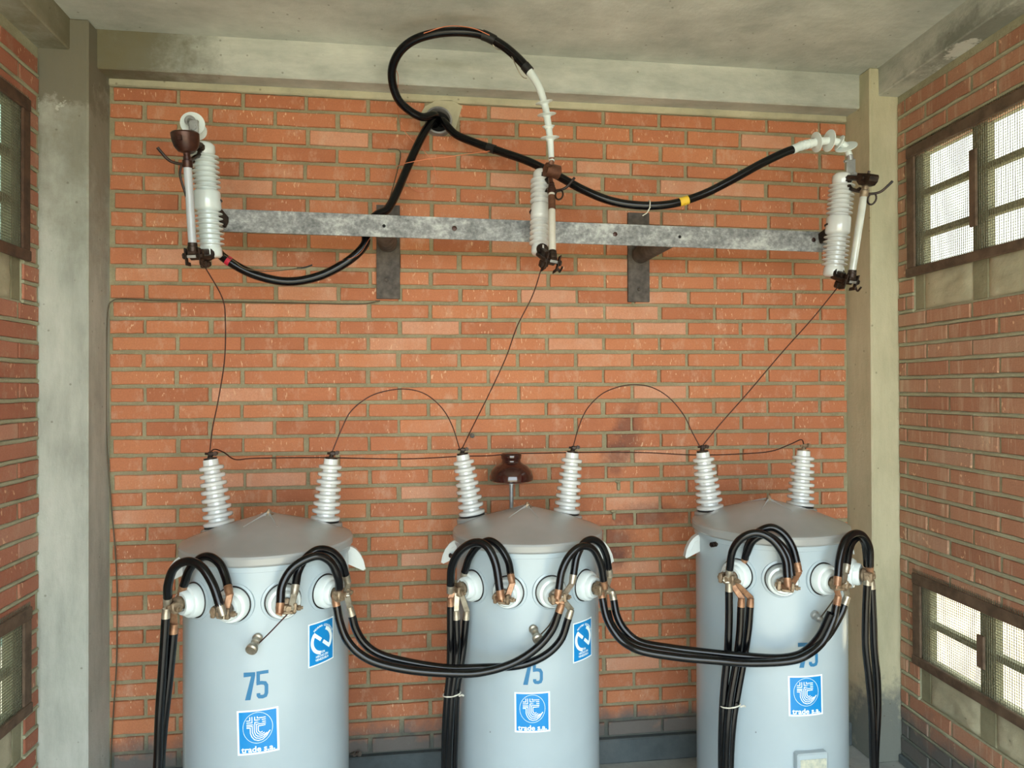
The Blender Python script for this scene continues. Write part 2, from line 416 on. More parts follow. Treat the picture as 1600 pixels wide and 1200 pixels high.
def vis_px(W, occl):
    def f(b):
        s_, z_, L, H, _ = b; hit = 0
        for k in range(5):
            x, y, zz = proj(W.p(s_+L*(k-2)*.22, z_))
            if zz < .3 or not (-10 < x < 1610 and -10 < y < 1210): continue
            if any(a < x < c and b_ < y < d for a, b_, c, d in occl): continue
            hit += 1
        x0 = proj(W.p(s_-L/2, z_)); x1 = proj(W.p(s_+L/2, z_)); 
        if x0[2] < .3 or x1[2] < .3: return 0
        return hit/5*abs(x1[0]-x0[0])*H*FPX/x0[2]
    return f

# ---- back wall
YL = [160, 187, 215.5, 242.5, 271, 299, 328, 356, 384, 415, 442, 469, 497.5, 524, 550, 577, 604, 631, 657.5, 684.5, 712, 740, 768, 794, 822.5,
      849, 877, 903, 929, 958, 983, 1010, 1038.5, 1066.7, 1092.7, 1123, 1150, 1178]
YR = [211.7, 237, 265.5, 288, 313.7, 337, 361, 385, 408, 432.5, 456, 479.5, 502.5, 526, 550, 575, 599, 624, 647.5, 672.5, 697.5]
YR2 = [725, 748.7, 773, 798.7, 822.5, 850, 873.7, 897.5, 923.7, 950, 972.5, 997.5, 1022.5, 1047.5, 1073, 1097.5, 1121.5]
rows = []
for k, yl in enumerate(YL):
    a = at(197, yl, 0); b = at(1266, YR[k], 0) if k < len(YR) else at(1020, YR2[k-len(YR)], 0)
    rows.append((a.x, a.z, b.x, b.z))
def row_z(k, x):
    if k < 0:
        t = row_z(0, x); return t + .0705
    x0, z0, x1, z1 = rows[k]; return z0 + (z1-z0)*(x-x0)/(x1-x0)
rows.append((rows[-1][0], rows[-1][1]-.074, rows[-1][2], rows[-1][3]-.074))
wb = slab('wall_back', WB, -1.6, 2.3, -.02, CEIL, [], M['mortar'])
X0 = at(278.2, 538, 0).x; P = .265
bricks = []
HOLE = at(685, 192, 0)
for k in range(0, len(rows)):
    shift = 0 if k % 2 == 0 else P/2
    drift = random.uniform(-.006, .006)
    for i in range(-5, 13):
        a = X0+shift+i*P+drift+random.uniform(-.003, .003)+.008; b = a+P-.016+random.uniform(-.003, .002)
        a = max(a, XL+.004+.006*random.random()); b = min(b, XR-.004-.008*random.random())
        if b-a < .03: continue
        xm = (a+b)/2; zt = row_z(k-1, xm); zb = row_z(k, xm)
        if k == 0: zt = min(zt, 2.992)
        tl = -math.atan2(row_z(k, b)-row_z(k, a), b-a)
        hgt = zt-zb-.0162+random.uniform(-.002, .001)
        if hgt < .02: continue
        pieces = [(a, b)]
        if k in (0, 1) and a < HOLE.x+.066 and b > HOLE.x-.066:      # chopped round the pipe sleeve
            pieces = [(a, HOLE.x-.061), (HOLE.x+.061, b)]
        for a2, b2 in pieces:
            if b2-a2 > .025: bricks.append(((a2+b2)/2, (zt+zb)/2, b2-a2, hgt, tl))
occl = [(285, 860, 545, 1200), (330, 820, 510, 860), (714, 850, 936, 1200), (735, 805, 900, 850), (1088, 835, 1326, 1200), (1110, 790, 1290, 835)]
lay_bricks(WB, wb, bricks, M['brick_back'], 300, vis_px(WB, occl))
# cement band between the top course and the beam, patch over the pipe sleeve
obj('cement_band', MB().cbox(((XL+XR)/2, .004, 3.008), (XR-XL, .022, .05), ch=.006), M['render'], wb)
mb = MB()
mb.prism([(-.078, -.045), (-.085, .0), (-.06, .045), (-.01, .075), (.06, .080), (.105, .055), (.09, .0), (.075, -.05), (.052, -.03), (.045, .015), (.0, .042), (-.045, .015), (-.056, -.03)], (X, Z, Y), (HOLE.x, -.001, HOLE.z+.022), .012)
obj('cement_patch', mb, M['render'], wb)

# ---- columns and beams
def trim(name, mb, mat):
    o = obj(name, mb, mat, smooth=False); o['kind'] = 'structure'; return o
trim('trim_1', MB().cbox(((XL-1.62)/2, .0, CEIL/2), (XL+1.62, .35, CEIL), ch=.006), M['column_left'])
trim('trim_2', MB().cbox(((XR+2.32)/2, .0, CEIL/2), (2.32-XR, .35, CEIL), ch=.006), M['column_right'])
trim('trim_3', MB().cbox(((XL+XR)/2, .0, (3.012+CEIL)/2+.02), (XR-XL+.02, .2, CEIL-3.012+.04), ch=.005), M['beam'])
trim('trim_4', MB().cbox(WR.p(1.75, 3.125, -.03), (3.9, .24, .17), WR.ax(), ch=.005), M['beam'])
trim('trim_5', MB().cbox(WL.p(-1.75, 3.13, -.03), (3.9, .28, .17), WL.ax(), ch=.005), M['beam'])
# dark cement plinth along the foot of the walls
for nm, mb in (('baseboard_back', MB().cbox(((XL+XR)/2, 0, .055), (XR-XL, .04, .11), ch=.006)),
               ('baseboard_right', MB().cbox(WR.p(1.8, .02, .0), (3.6, .03, .04), WR.ax(), ch=.006)),
               ('baseboard_left', MB().cbox(WL.p(-1.8, .02, .0), (3.6, .03, .04), WL.ax(), ch=.006))):
    o = obj(nm, mb, M['plinth'], smooth=False); o['kind'] = 'structure'

# ---- side walls with vent-block windows
def side_wall(name, W, sg, holes, mat, rowpx, jointpx, wname):
    """sg=+1: local s grows towards the camera, -1: shrinks"""
    s1 = 3.75
    a, b = (0, s1) if sg > 0 else (-s1, 0)
    wl = slab(name, W, a-.02, b+.02, -.02, CEIL, [h[:4] for h in holes], M['mortar_side'], depth=.045, rec=.006)
    z0 = W.px(*rowpx)[1]; V = .0741
    s0 = W.px(*jointpx)[0]
    lst = []
    beads = MB()
    k0 = int((0-z0)/V)-1
    for k in range(k0, k0+46):
        zb = z0+k*V; zt = zb+V
        if zb < .0 or zt > 3.045: continue
        shift = 0 if k % 2 == 0 else P/2
        for i in range(-16, 17):
            u0_ = s0+shift+i*P+.007+random.uniform(-.003, .003); u1 = u0_+P-.015
            iv = [(max(a+.003, u0_), min(b-.003, u1))]
            for h in holes:
                if zt-.006 > h[2] and zb+.012 < h[3]:
                    nv = []
                    for p0, p1 in iv:
                        if p1 <= h[0] or p0 >= h[1]: nv.append((p0, p1)); continue
                        if p0 < h[0]: nv.append((p0, h[0]-.004))
                        if p1 > h[1]: nv.append((h[1]+.004, p1))
                    iv = nv
            for p0, p1 in iv:
                if p1-p0 > .022: lst.append(((p0+p1)/2, (zt+zb)/2, p1-p0, V-.017+random.uniform(-.002, .001), random.uniform(-.004, .004)))
        # rounded mortar bed standing a little proud
        iv = [(a, b)]
        for h in holes:
            if zb+.006 > h[2] and zb-.006 < h[3]:
                nv = []
                for p0, p1 in iv:
                    if p0 < h[0]: nv.append((p0, min(p1, h[0])))
                    if p1 > h[1]: nv.append((max(p0, h[1]), p1))
                iv = nv
        for p0, p1 in iv:
            if p1-p0 < .05: continue
            p0 = max(p0, a+.012); p1 = min(p1, b-.012); n = max(2, int((p1-p0)/.06)); pts = []
            for q in range(n+1): pts.append(W.p(p0+(p1-p0)*q/n, zb+random.uniform(-.0015, .0015), -.0015))
            beads.tube(pts, [random.uniform(.0065, .0085) for _ in pts], 6)
    lay_bricks(W, wl, lst, mat, 300, vis_px(W, []))
    bd = obj('mortar_bead', beads, M['mortar_side'], wl); bd['kind'] = 'stuff'
    return wl
def rect(W, sg, pxl, top, bot, blocks):
    """opening whose edge nearest the corner shows at pixel column pxl"""
    s0, zt = W.px(pxl, top); zb = W.px(pxl, bot)[1]
    return s0, zb, zt
BW, BB, B0 = .280, .078, .059          # clear width of a vent and width of the bar between two vents
def window(name, W, sg, s0, zb, zt, nblk, zrows, zfill, lab, wood):
    """s0 corner-side edge of the opening; zrows: heights of the horizontal bars; zb..zfill is rendered over"""
    width = B0+nblk*(BW+BB)
    S = lambda q: s0+sg*q
    lo = lambda k: B0+k*(BW+BB)          # start of the clear vent k
    root = bpy.data.objects.new(name, None); COL.objects.link(root); root.location = W.p(S(0), zb); root['org'] = tuple(W.p(S(0), zb)); root['kind'] = 'structure'
    root['label'] = lab
    bx = lambda mb, q0, q1, za, zc, out, th, ch=.003: mb.cbox(W.p(S((q0+q1)/2), (za+zc)/2, out-th/2), (abs(q1-q0), th, zc-za), W.ax(), ch=ch)
    # vent blocks: upright and level bars, each its own piece
    for k in range(nblk+1):
        q0, q1 = (0, B0) if k == 0 else (lo(k)-BB, lo(k))
        obj('vent_bar', bx(MB(), q0, q1, zb, zt, -.010, .034), M['block'], root, smooth=False)
    for zr in zrows:
        for k in range(nblk):
            obj('vent_bar', bx(MB(), lo(k), lo(k)+BW, zr-.0145, zr+.0145, -.012, .030), M['block'], root, smooth=False)
    # rendered-over bottom course of vents
    for k in range(nblk):
        m_ = MB(); q0, q1 = lo(k)-.004, lo(k)+BW+.004; n = 11; vs = []; fs = []
        for j in range(n+1):
            for i in range(n+1):
                edge = i in (0, n) or j in (0, n)
                vs.append(W.p(S(q0+(q1-q0)*i/n), zb+(zfill-zb)*j/n, -.016 if edge else random.uniform(-.009, .0005)))
        for j in range(n):
            for i in range(n): a_ = j*(n+1)+i; fs.append((a_, a_+1, a_+n+2, a_+n+1))
        m_.add(vs, fs)
        bx(m_, q0, q1, zb, zfill, -.021, .03)
        obj('rough_render_panel', m_, M['render'], root, smooth=True, ang=60)
    # wire mesh stretched over the vents
    mb = MB(); p_ = .0106
    q = -.030
    while q < width+.01:
        mb.tube([W.p(S(q), zfill-.012, .004), W.p(S(q), zt+.062, .004)], .0012, 4); q += p_
    zz = zfill-.012
    while zz < zt+.062:
        mb.tube([W.p(S(-.030), zz, .005), W.p(S(width+.01), zz, .005)], .0012, 4); zz += p_
    g = obj('wire_mesh', mb, M['wire'], root, smooth=False); g['kind'] = 'stuff'
    # wooden strips nailed over the mesh
    wd = M[wood]
    obj('wooden_strip', bx(MB(), -.021, .030, zfill+.004, zt, .016, .011), wd, root, smooth=False)
    obj('wooden_strip', bx(MB(), -.022, width, zt, zt+.046, .018, .013), wd, root, smooth=False)
    obj('wooden_strip', bx(MB(), -.022, width, zfill-.036, zfill+.004, .020, .015), wd, root, smooth=False)
    for k in range(1, nblk):
        c = lo(k)-BB+.014
        obj('wooden_strip', bx(MB(), c, c+.036, zfill+.10, zt-.09, .016, .011), wd, root, smooth=False)
    return root
def zpx(W, x, y): return W.px(x, y)[1]
# right wall (heights and distances along the wall in metres)
ru_s, ru_t, ru_f, ru_b = .105, 2.724, 2.232, 2.036
rl_s, rl_t, rl_f, rl_b = .127, .846, .530, .372
def snap(W, px_, z): z0 = W.px(*px_)[1]; return z0+round((z-z0)/.0741)*.0741
ru_b, rl_b = snap(WR, (1417, 641.5), ru_b), snap(WR, (1417, 641.5), rl_b)
NB = 4; WW = B0+NB*(BW+BB)
hr = [(ru_s, ru_s+WW, ru_b, ru_t), (rl_s, rl_s+WW, rl_b, rl_t)]
wr = side_wall('wall_right', WR, 1, hr, M['brick_right'], (1417, 641.5), (1481.4, 529), 'right')
window('window_1', WR, 1, ru_s, ru_b, ru_t, NB, [2.555, 2.374, ru_f-.016], ru_f, 'upper vent window of right wall, wire mesh in brown wooden strips', 'wood')
window('window_2', WR, 1, rl_s, rl_b, rl_t, NB, [.688, rl_f-.016], rl_f, 'lower vent window of right wall, near the floor', 'wood')
# left wall
lu_s, lu_t, lu_f, lu_b = -.115, 2.756, 2.228, 2.036
ll_s, ll_t, ll_f, ll_b = -.102, .846, .530, .372
lu_b, ll_b = snap(WL, (58, 625), lu_b), snap(WL, (58, 625), ll_b)
hl = [(lu_s-WW, lu_s, lu_b, lu_t), (ll_s-WW, ll_s, ll_b, ll_t)]
wl_ = side_wall('wall_left', WL, -1, hl, M['brick_left'], (58, 625), (29, 640), 'left')
window('window_3', WL, -1, lu_s, lu_b, lu_t, NB, [lu_f+(lu_t-lu_f)*.33, lu_f+(lu_t-lu_f)*.66, lu_f-.014], lu_f, 'upper vent window of left wall, dim green behind the mesh', 'wood_dark')
window('window_4', WL, -1, ll_s, ll_b, ll_t, NB, [ll_f+(ll_t-ll_f)*.5, ll_f-.014], ll_f, 'lower vent window of left wall, low beside the column', 'wood')
# front wall with its wide doorway (behind the camera), then walls added outside to cut the sky in the windows
o = obj('wall_front', MB().box((-1.55, FRONT, 1.585), (.5, .15, 3.17)).box((2.2, FRONT, 1.585), (.5, .15, 3.17)).box((.38, FRONT, 3.04), (3.4, .15, .26)), M['render'], smooth=False); o['kind'] = 'structure'
obj('added_screen_wall_right', MB().box((4.9, -1.0, 2.8), (.2, 12, 5.8)), M['pale_wall'], smooth=False)['kind'] = 'structure'  # added to hide the bright sky behind the right windows
o = obj('added_screen_wall_left', MB().box((-2.9, -1.8, 2.6), (.2, 8.5, 5.2)), M['shade'], smooth=False); o['kind'] = 'structure'  # added to block the sky and dim the left windows

# ------------------------------------------------------------------ transformers
TR = [(-.539, -.579, 5.6, 1.193, 1.047), (.389, -.461, -7., 1.175, 1.010), (1.302, -.586, -4., 1.199, 1.052)]
TRAD = .27
def cyl_hit(t, px, py, rad=TRAD):
    tx, ty = TR[t][:2]; d = ray(px, py); ox, oy = CAM.x-tx, CAM.y-ty
    a = d.x**2+d.y**2; b = 2*(ox*d.x+oy*d.y); c = ox*ox+oy*oy-rad*rad; q = b*b-4*a*c
    k = (-b-math.sqrt(max(q, 0)))/(2*a); p = CAM+d*k
    return math.atan2(p.x-tx, -(p.y-ty)), p.z       # angle from the room-facing side, height
def cyl_pt(t, ang, z, rad):
    return Vector((TR[t][0]+rad*math.sin(ang), TR[t][1]-rad*math.cos(ang), z))
class Decal:
    """flat print bent onto the tank wall; u right, v up in metres from its centre"""
    def __init__(s, t, ang, z, off, roll=0.): s.t, s.a, s.z, s.off, s.r, s.mb = t, ang, z, off, roll, MB()
    def map(s, u, v):
        c, k = math.cos(s.r), math.sin(s.r); u, v = u*c-v*k, u*k+v*c
        return cyl_pt(s.t, s.a+u/TRAD, s.z+v, TRAD+s.off)
    def rect(s, u0, v0, u1, v1, n=10):
        vs = [s.map(u0+(u1-u0)*i/n, v) for v in (v0, v1) for i in range(n+1)]
        s.mb.add(vs, [(i, i+1, n+2+i, n+1+i) for i in range(n)]); return s
    def ribbon(s, pts, wd, closed=False):
        pts = [Vector((p[0], p[1])) for p in pts]; n = len(pts); L = []
        for i, p in enumerate(pts):
            a = pts[i-1] if (i or closed) else pts[i]; b = pts[(i+1) % n] if (i < n-1 or closed) else pts[i]
            d1 = (p-a).normalized() if (p-a).length > 1e-9 else (b-p).normalized(); d2 = (b-p).normalized() if (b-p).length > 1e-9 else d1
            m = (d1+d2).normalized() if (d1+d2).length > 1e-6 else d1
            nn = Vector((-m.y, m.x)); k = 1/max(.5, nn.dot(Vector((-d1.y, d1.x)))); L.append((p+nn*wd/2*k, p-nn*wd/2*k))
        vs = [s.map(*q) for ab in L for q in ab]
        s.mb.add(vs, [(2*i, 2*((i+1) % n), 2*((i+1) % n)+1, 2*i+1) for i in range(n if closed else n-1)]); return s
    def poly(s, pts):
        s.mb.add([s.map(*p) for p in pts], [tuple(range(len(pts)))]); return s
    def text(s, txt, u, v, size, bold=0., sx=1., roll=0.):
        cu = bpy.data.curves.new('txt', 'FONT'); cu.body = txt; cu.size = size; cu.align_x = 'CENTER'; cu.align_y = 'CENTER'; cu.offset = bold; cu.resolution_u = 3
        ob = bpy.data.objects.new('txt', cu); COL.objects.link(ob)
        bpy.context.view_layer.update()
        me = bpy.data.meshes.new_from_object(ob.evaluated_get(bpy.context.evaluated_depsgraph_get()))
        c, k = math.cos(roll), math.sin(roll)
        vs = [(q.co.x*sx, q.co.y) for q in me.vertices]
        s.mb.add([s.map(u+a*c-b*k, v+a*k+b*c) for a, b in vs], [tuple(p.vertices) for p in me.polygons])
        bpy.data.objects.remove(ob); bpy.data.meshes.remove(me); bpy.data.curves.remove(cu); return s
def arc(cx, cy_, r, a0, a1, n=14, ry=None):
    ry = ry or r; return [(cx+r*math.cos(R(a0+(a1-a0)*i/n)), cy_+ry*math.sin(R(a0+(a1-a0)*i/n))) for i in range(n+1)]
def seventy_five(d, w_=.073, h=.087):
    k = w_/280; kk = h/335       # drawn from the stencil: 280 x 335 units, origin centre
    q = lambda pts: [((x-380)*k, (310-y)*kk) for x, y in pts]
    d.poly(q([(240, 150), (372, 150), (372, 195), (240, 205)]))
    d.poly(q([(328, 190), (372, 190), (318, 478), (256, 478)]))
    d.poly(q([(385, 145), (520, 138), (520, 178), (385, 185)]))
    d.poly(q([(385, 180), (425, 180), (425, 300), (385, 300)]))
    d.ribbon(q([(385, 288), (440, 282), (480, 290), (497, 320), (497, 410), (485, 440), (455, 450), (420, 446), (408, 430), (408, 404)]), 42*k)
def logo_t(d, w_, h):
    q = lambda pts: [((x-397)/480*w_, (850-y)/500*h) for x, y in pts]
    wd = 11/480*w_
    d.ribbon(q(arc(397, 800, 188, 0, 354, 40)), 5/480*w_, closed=True)
    for pts in ([(255, 707), (300, 707), (300, 662)], [(255, 732), (327, 732), (327, 662)], [(362, 662), (362, 706), (500, 706)],
                [(395, 662), (395, 681), (500, 681)], [(255, 757), (338, 757)], [(362, 757), (362, 732), (500, 732)],
                [(255, 795), (303, 795), (303, 860), (320, 905), (352, 942), (400, 958), (455, 950), (505, 915), (552, 850)],
                [(255, 776), (329, 776), (329, 852), (345, 895), (375, 925), (415, 932), (465, 920), (520, 880), (550, 852)],
                [(355, 757), (355, 850), (370, 885), (395, 905), (430, 906), (475, 893), (512, 872)],
                [(500, 755), (380, 757), (380, 845), (392, 868), (415, 882), (445, 882), (482, 866)],
                [(495, 775), (404, 780), (404, 835), (416, 856), (436, 862), (455, 850)]):
        d.ribbon(q(pts), wd)
    d.text('trade s.a.', 0, (850-1062)/500*h, .0250, .0006, 1.08)
def logo_n(d, w_, h):
    r = w_*.40; t_ = w_*.115; cy_ = h*.05
    d.ribbon(arc(0, cy_, r, 140, 262, 16), t_); d.ribbon(arc(0, cy_, r, 68, -42, 16), t_)
    a = (r*math.cos(R(140))-.004, cy_+r*math.sin(R(140))+.002); b = (r*math.cos(R(-42))+.004, cy_+r*math.sin(R(-42))-.002)
    L = lambda k: (a[0]+(b[0]-a[0])*k, a[1]+(b[1]-a[1])*k)
    d.ribbon([L(0), L(.44)], t_); d.ribbon([L(.56), L(1)], t_)
    for word, c0, st in (('NORMA', 128, -9), ('COVENIN', 78, -8.5)):
        for i, ch in enumerate(word):
            g = c0+st*i; d.text(ch, (r*1.23)*math.cos(R(g)), cy_+(r*1.23)*math.sin(R(g)), .0095, .0003, 1, R(g-90))
    d.text('536', .004, -h*.24, .010, .0003); d.text('HECHO EN', 0, -h*.325, .010, .0003); d.text('VENEZUELA', 0, -h*.405, .010, .0003)

def shed_profile(L, n, rs0, rs1, rc0, rc1, cap=.012, thick=.5):
    prof = [(rc0*1.25, 0), (rc0*1.25, .003)]; st = (L-cap)/n
    for k in range(n):
        t = k/n; rs = rs0+(rs1-rs0)*t; rc = rc0+(rc1-rc0)*t; h = k*st
        prof += [(rc, h+.001), (rs*.80, h+st*.05), (rs*.95, h+st*.10), (rs, h+st*.18), (rs, h+st*.48), (rs*.95, h+st*.56), (rs*.82, h+st*.60), (rc, h+st*.70)]
    prof += [(rc1, L-cap*.8), (rc1, L), (.001, L)]
    return prof
def make_transformer(t, label):
    tx, ty, a0, zr, zl = TR[t]
    root = empty('transformer', (tx, ty, 0), label, 'transformer', 'pole transformers standing in a row')
    o_ = Vector((tx, ty, 0))
    mb = MB().lathe([(.24, .0), (.262, .002), (.262, .03), (TRAD, .032)] + [(TRAD, .1+(zr-.17)*k/8) for k in range(9)] +
                    [(TRAD, zr-.052), (TRAD+.006, zr-.050), (TRAD+.006, zr-.034), (.10, zr-.03)], o_, Z, 96)
    tank = obj('tank', mb, M['tank'], root, ang=30)
    lid = obj('lid', MB().lathe([(.262, zr-.034), (.281, zr-.032), (.285, zr-.026), (.285, zr-.008), (.282, zr-.001), (.276, zr+.002), (.268, zr+.004), (.18, zr+.038), (.09, zr+.064), (.03, zr+.0795), (.0, zr+.081)], o_, Z, 96), M['lid'], root, ang=22)
    mb = MB()
    for g in (20, -38, 160, 215):
        g = R(g+a0); dv = Vector((math.sin(g), -math.cos(g), 0)); sd_ = Vector((dv.y, -dv.x, 0))
        pts = [o_+dv*.01+Z*(zr+.0890), o_+dv*.115+Z*(zr+.0580)]
        for q in (-1, 1): pass
        mb.add([pts[0]+sd_*.006-Z*.01, pts[0]-sd_*.006-Z*.01, pts[0], pts[1]+sd_*.009-Z*.004, pts[1]-sd_*.009-Z*.004, pts[1]+Z*.0005], [(0, 3, 5, 2), (1, 2, 5, 4), (0, 1, 4, 3), (0, 2, 1), (3, 4, 5)])
    obj('pressed_ridge', mb, M['lid'], lid, smooth=False)
    mb = MB().lathe([(.017, 0), (.017, .003)], o_+Z*(zr+.080), Z, 20).lathe([(.010, 0), (.010, .009), (.008, .011)], o_+Z*(zr+.083), Z, 6).cyl(o_+Z*(zr+.09), o_+Z*(zr+.099), .005, 10)
    obj('lid_bolt', mb, M['clamp'], lid)
    # high voltage bushings on the lid
    HV = [[((343, 823), (328, 712)), ((508, 815), (518, 711))], [((738, 806), (722, 705)), ((885, 803), (895, 702))], [((1110, 797), (1097, 701)), ((1250, 792), (1256, 699))]][t]
    tips = []
    for s_, (b_, u_) in zip((-1, 1), HV):
        g = R(a0); yy = ty+.13*math.cos(g)+s_*.18*math.sin(g)
        p0 = at(*b_, yy); p1 = at(*u_, yy+.008); ax_ = (p1-p0).normalized(); L = (p1-p0).length
        rr = math.hypot(p0.x-tx, p0.y-ty)
        obj('bushing_boss', MB().lathe([(.066, -.045), (.064, -.004), (.058, .001)], p0, ax_, 32), M['lid'], lid)
        bs = obj('high_voltage_bushing', MB().lathe(shed_profile(L-.018, 8, .053, .0405, .034, .026), p0+ax_*.004, ax_, 36), M['porcelain'], root, ang=50)
        obj('gasket', MB().lathe([(.050, 0), (.051, .006), (.045, .007)], p0-ax_*.001, ax_, 32), M['rubber'], bs)
        tp = p0+ax_*(L-.014)
        mb = MB().lathe([(.022, 0), (.023, .006), (.010, .007), (.007, .016)], tp, ax_, 20)
        mb.cbox(tp+ax_*.020+X*.004, (.020, .012, .016), ch=.003).cyl(tp+ax_*.021-X*.016, tp+ax_*.021+X*.024, .0042, 8).cyl(tp+ax_*.022+X*.020-Y*.008, tp+ax_*.022+X*.020+Y*.008, .008, 6)
        obj('terminal_clamp', mb, M['bronze'] if (t, s_) != (2, 1) else M['clamp'], bs)
        tips.append(tp+ax_*.022)
    # low voltage bushings on the front of the tank
    cl = []
    for k, g in enumerate((-46.5, -15.5, 15.5, 46.5)):
        g = R(g+a0); dv = Vector((math.sin(g), -math.cos(g), 0)); tn = Vector((dv.y, -dv.x, 0))*-1   # tn: to the right seen from the room
        p0 = o_+dv*TRAD+Z*zl
        lo = obj('low_voltage_bushing', MB().lathe([(.052, -.008), (.0525, .022), (.048, .030), (.040, .032), (.0385, .046), (.034, .051), (.024, .050), (.022, .040), (.001, .040)], p0, dv, 40), M['porcelain_white'], root, ang=40)
        obj('gasket', MB().lathe([(.0565, -.012), (.0565, .0035), (.050, .004)], p0, dv, 40), M['rubber'], lo)
        obj('bushing_flange', MB().lathe([(.066, -.016), (.064, .0), (.057, .002)], p0, dv, 40), M['tank'], tank)
        mb = MB().cyl(p0+dv*.035, p0+dv*.062, .017, 16)
        mb.lathe([(.019, 0), (.024, .004), (.024, .016), (.018, .02)], p0+dv*.052, dv, 18)
        c = p0+dv*.078; sl = -Z*.004
        jig = (tn*1.0+Z*random.uniform(-.12, .12)).normalized(); up = dv.cross(jig)*-1
        up = up if up.z > 0 else -up
        mb.cbox(c, (.046, .022, .018), (jig, dv, up), .003).cbox(c-up*.014+jig*.006, (.040, .016, .010), (jig, dv, up), .003)
        mb.cbox(c-jig*.022, (.014, .028, .034), (jig, dv, up), .003).cbox(c+jig*.020, (.012, .026, .030), (jig, dv, up), .003)
        mb.cyl(c+jig*.018-up*.002, c+jig*.046-up*.002, .0052, 8).lathe([(.0095, 0), (.0095, .009)], c+jig*.030-up*.002, jig, 6)
        mb.lathe([(.009, 0), (.009, .007)], c+dv*.011, dv, 6).lathe([(.008, 0), (.008, .007)], c-jig*.034, jig, 6)
        obj('terminal_clamp', mb, M['clamp'], lo); cl.append(c)
    # lifting lugs at the two sides
    for s_ in (-1, 1):
        g = R(90*s_+a0); dv = Vector((math.sin(g), -math.cos(g), 0)); tn = Vector((-dv.y, dv.x, 0))
        out = [(-.004, 0), (.012, -.003), (.026, -.013), (.040, -.031), (.051, -.055), (.057, -.082), (.052, -.090), (-.004, -.062)]
        mb = MB().prism(out, (dv, Z, tn), o_+dv*TRAD+Z*(zr-.045), .008)
        rim = [o_+dv*(TRAD+u)+Z*(zr-.045+v) for u, v in out[:6]]
        for a_, b_ in zip(rim, rim[1:]):
            d_ = (b_-a_).normalized(); mb.box((a_+b_)/2, ((b_-a_).length+.002, .026, .004), (d_, tn, d_.cross(tn)))
        mb.prism([(.006, -.022), (.020, -.030), (.034, -.060), (.006, -.052)], (dv, Z, tn), o_+dv*TRAD+Z*(zr-.045), .014)
        obj('lifting_lug', mb, M['lug_paint'], root, ang=30)
    if t:   # small bolt by the left lug
        an, zz = cyl_hit(t, (705, 1120)[t-1], (868, 850)[t-1]); dv = Vector((math.sin(an), -math.cos(an), 0)); p0 = cyl_pt(t, an, zz, TRAD)
        obj('earthing_bolt', MB().cyl(p0-dv*.004, p0+dv*.03, .006, 10).lathe([(.010, 0), (.010, .008)], p0+dv*.006, dv, 6).lathe([(.010, 0), (.010, .007)], p0+dv*.02, dv, 6), M['bronze'], root)
    # drain / earthing stud with round knob
    sp_ = [(403, 996), (833, 982), (1272, 960)][t]; an, zz = cyl_hit(t, *sp_)
    dv = Vector((math.sin(an), -math.cos(an), 0)); p0 = cyl_pt(t, an, zz, TRAD); tn = Vector((-dv.y, dv.x, 0))
    sx_ = -1 if t == 0 else 1; tn = tn if tn.x*sx_ > 0 else -tn
    dd = (dv*.75-Z*.28+tn*.18).normalized()
    mb = MB().lathe([(.014, -.004), (.016, .006), (.012, .010), (.013, .024), (.010, .028), (.010, .040), (.016, .042), (.018, .048), (.018, .056), (.014, .060), (.001, .060)], p0, dd, 20)
    obj('sampling_valve', mb, M['tinned'] if t != 2 else M['steel'], root)
    # writing
    d = Decal(t, *cyl_hit(t, *[(400, 1071), (832, 1050), (1263, 1023)][t]), .0009); seventy_five(d)
    obj('stencilled_number', d.mb, M['stencil'], root, smooth=False)
    lw, lh = .111, .126
    an, zz = cyl_hit(t, *[(403, 1143), (832, 1113), (1260, 1087)][t]); rl = R((1.5, .5, 1.)[t])
    d = Decal(t, an, zz, .0008, rl).rect(-lw/2-.006, -lh/2-.006, lw/2+.006, lh/2+.005); st = obj('square_sticker', d.mb, M['white'], root, smooth=False)
    d = Decal(t, an, zz, .0012, rl).rect(-lw/2, -lh/2, lw/2, lh/2); obj('blue_field', d.mb, M['blue'], st, smooth=False)
    d = Decal(t, an, zz, .0016, rl); logo_t(d, lw, lh); obj('logo_print', d.mb, M['white'], st, smooth=False)
    if t < 2:
        an, zz = cyl_hit(t, *[(503, 1003), (911.5, 1000)][t]); nw, nh = .097, .131
        d = Decal(t, an, zz, .0008).rect(-nw/2-.004, -nh/2-.004, nw/2+.004, nh/2+.004); st = obj('quality_mark_sticker', d.mb, M['white'], root, smooth=False)
        d = Decal(t, an, zz, .0012).rect(-nw/2, -nh/2, nw/2, nh/2); obj('blue_field', d.mb, M['blue'], st, smooth=False)
        d = Decal(t, an, zz, .0016); logo_n(d, nw, nh); obj('mark_print', d.mb, M['white'], st, smooth=False)
    else:
        an, z1 = cyl_hit(t, 1265, 1172); dv = Vector((math.sin(an), -math.cos(an), 0)); tn = Vector((-dv.y, dv.x, 0)); tn = tn if tn.x > 0 else -tn
        c = cyl_pt(t, an, z1-.11, TRAD+.008)
        hd = obj('nameplate_holder', MB().cbox(c, (.112, .030, .22), (tn, dv, Z), .005), M['tank'], root, ang=30)
        pl = obj('nameplate', MB().box(c+dv*.0155-Z*.004, (.094, .002, .19), (tn, dv, Z)), M['aluminium'], hd, smooth=False)
    return root, tips, cl
TF = []
for t, lab in enumerate(('left-hand pale grey cylindrical transformer, both blue stickers and number 75 in full view',
                         'middle pale grey transformer, number 75 partly hidden by the hanging cables, brown insulator behind it',
                         'right-hand pale grey transformer beside the corner column, with a nameplate near its foot')):
    TF.append(make_transformer(t, lab))

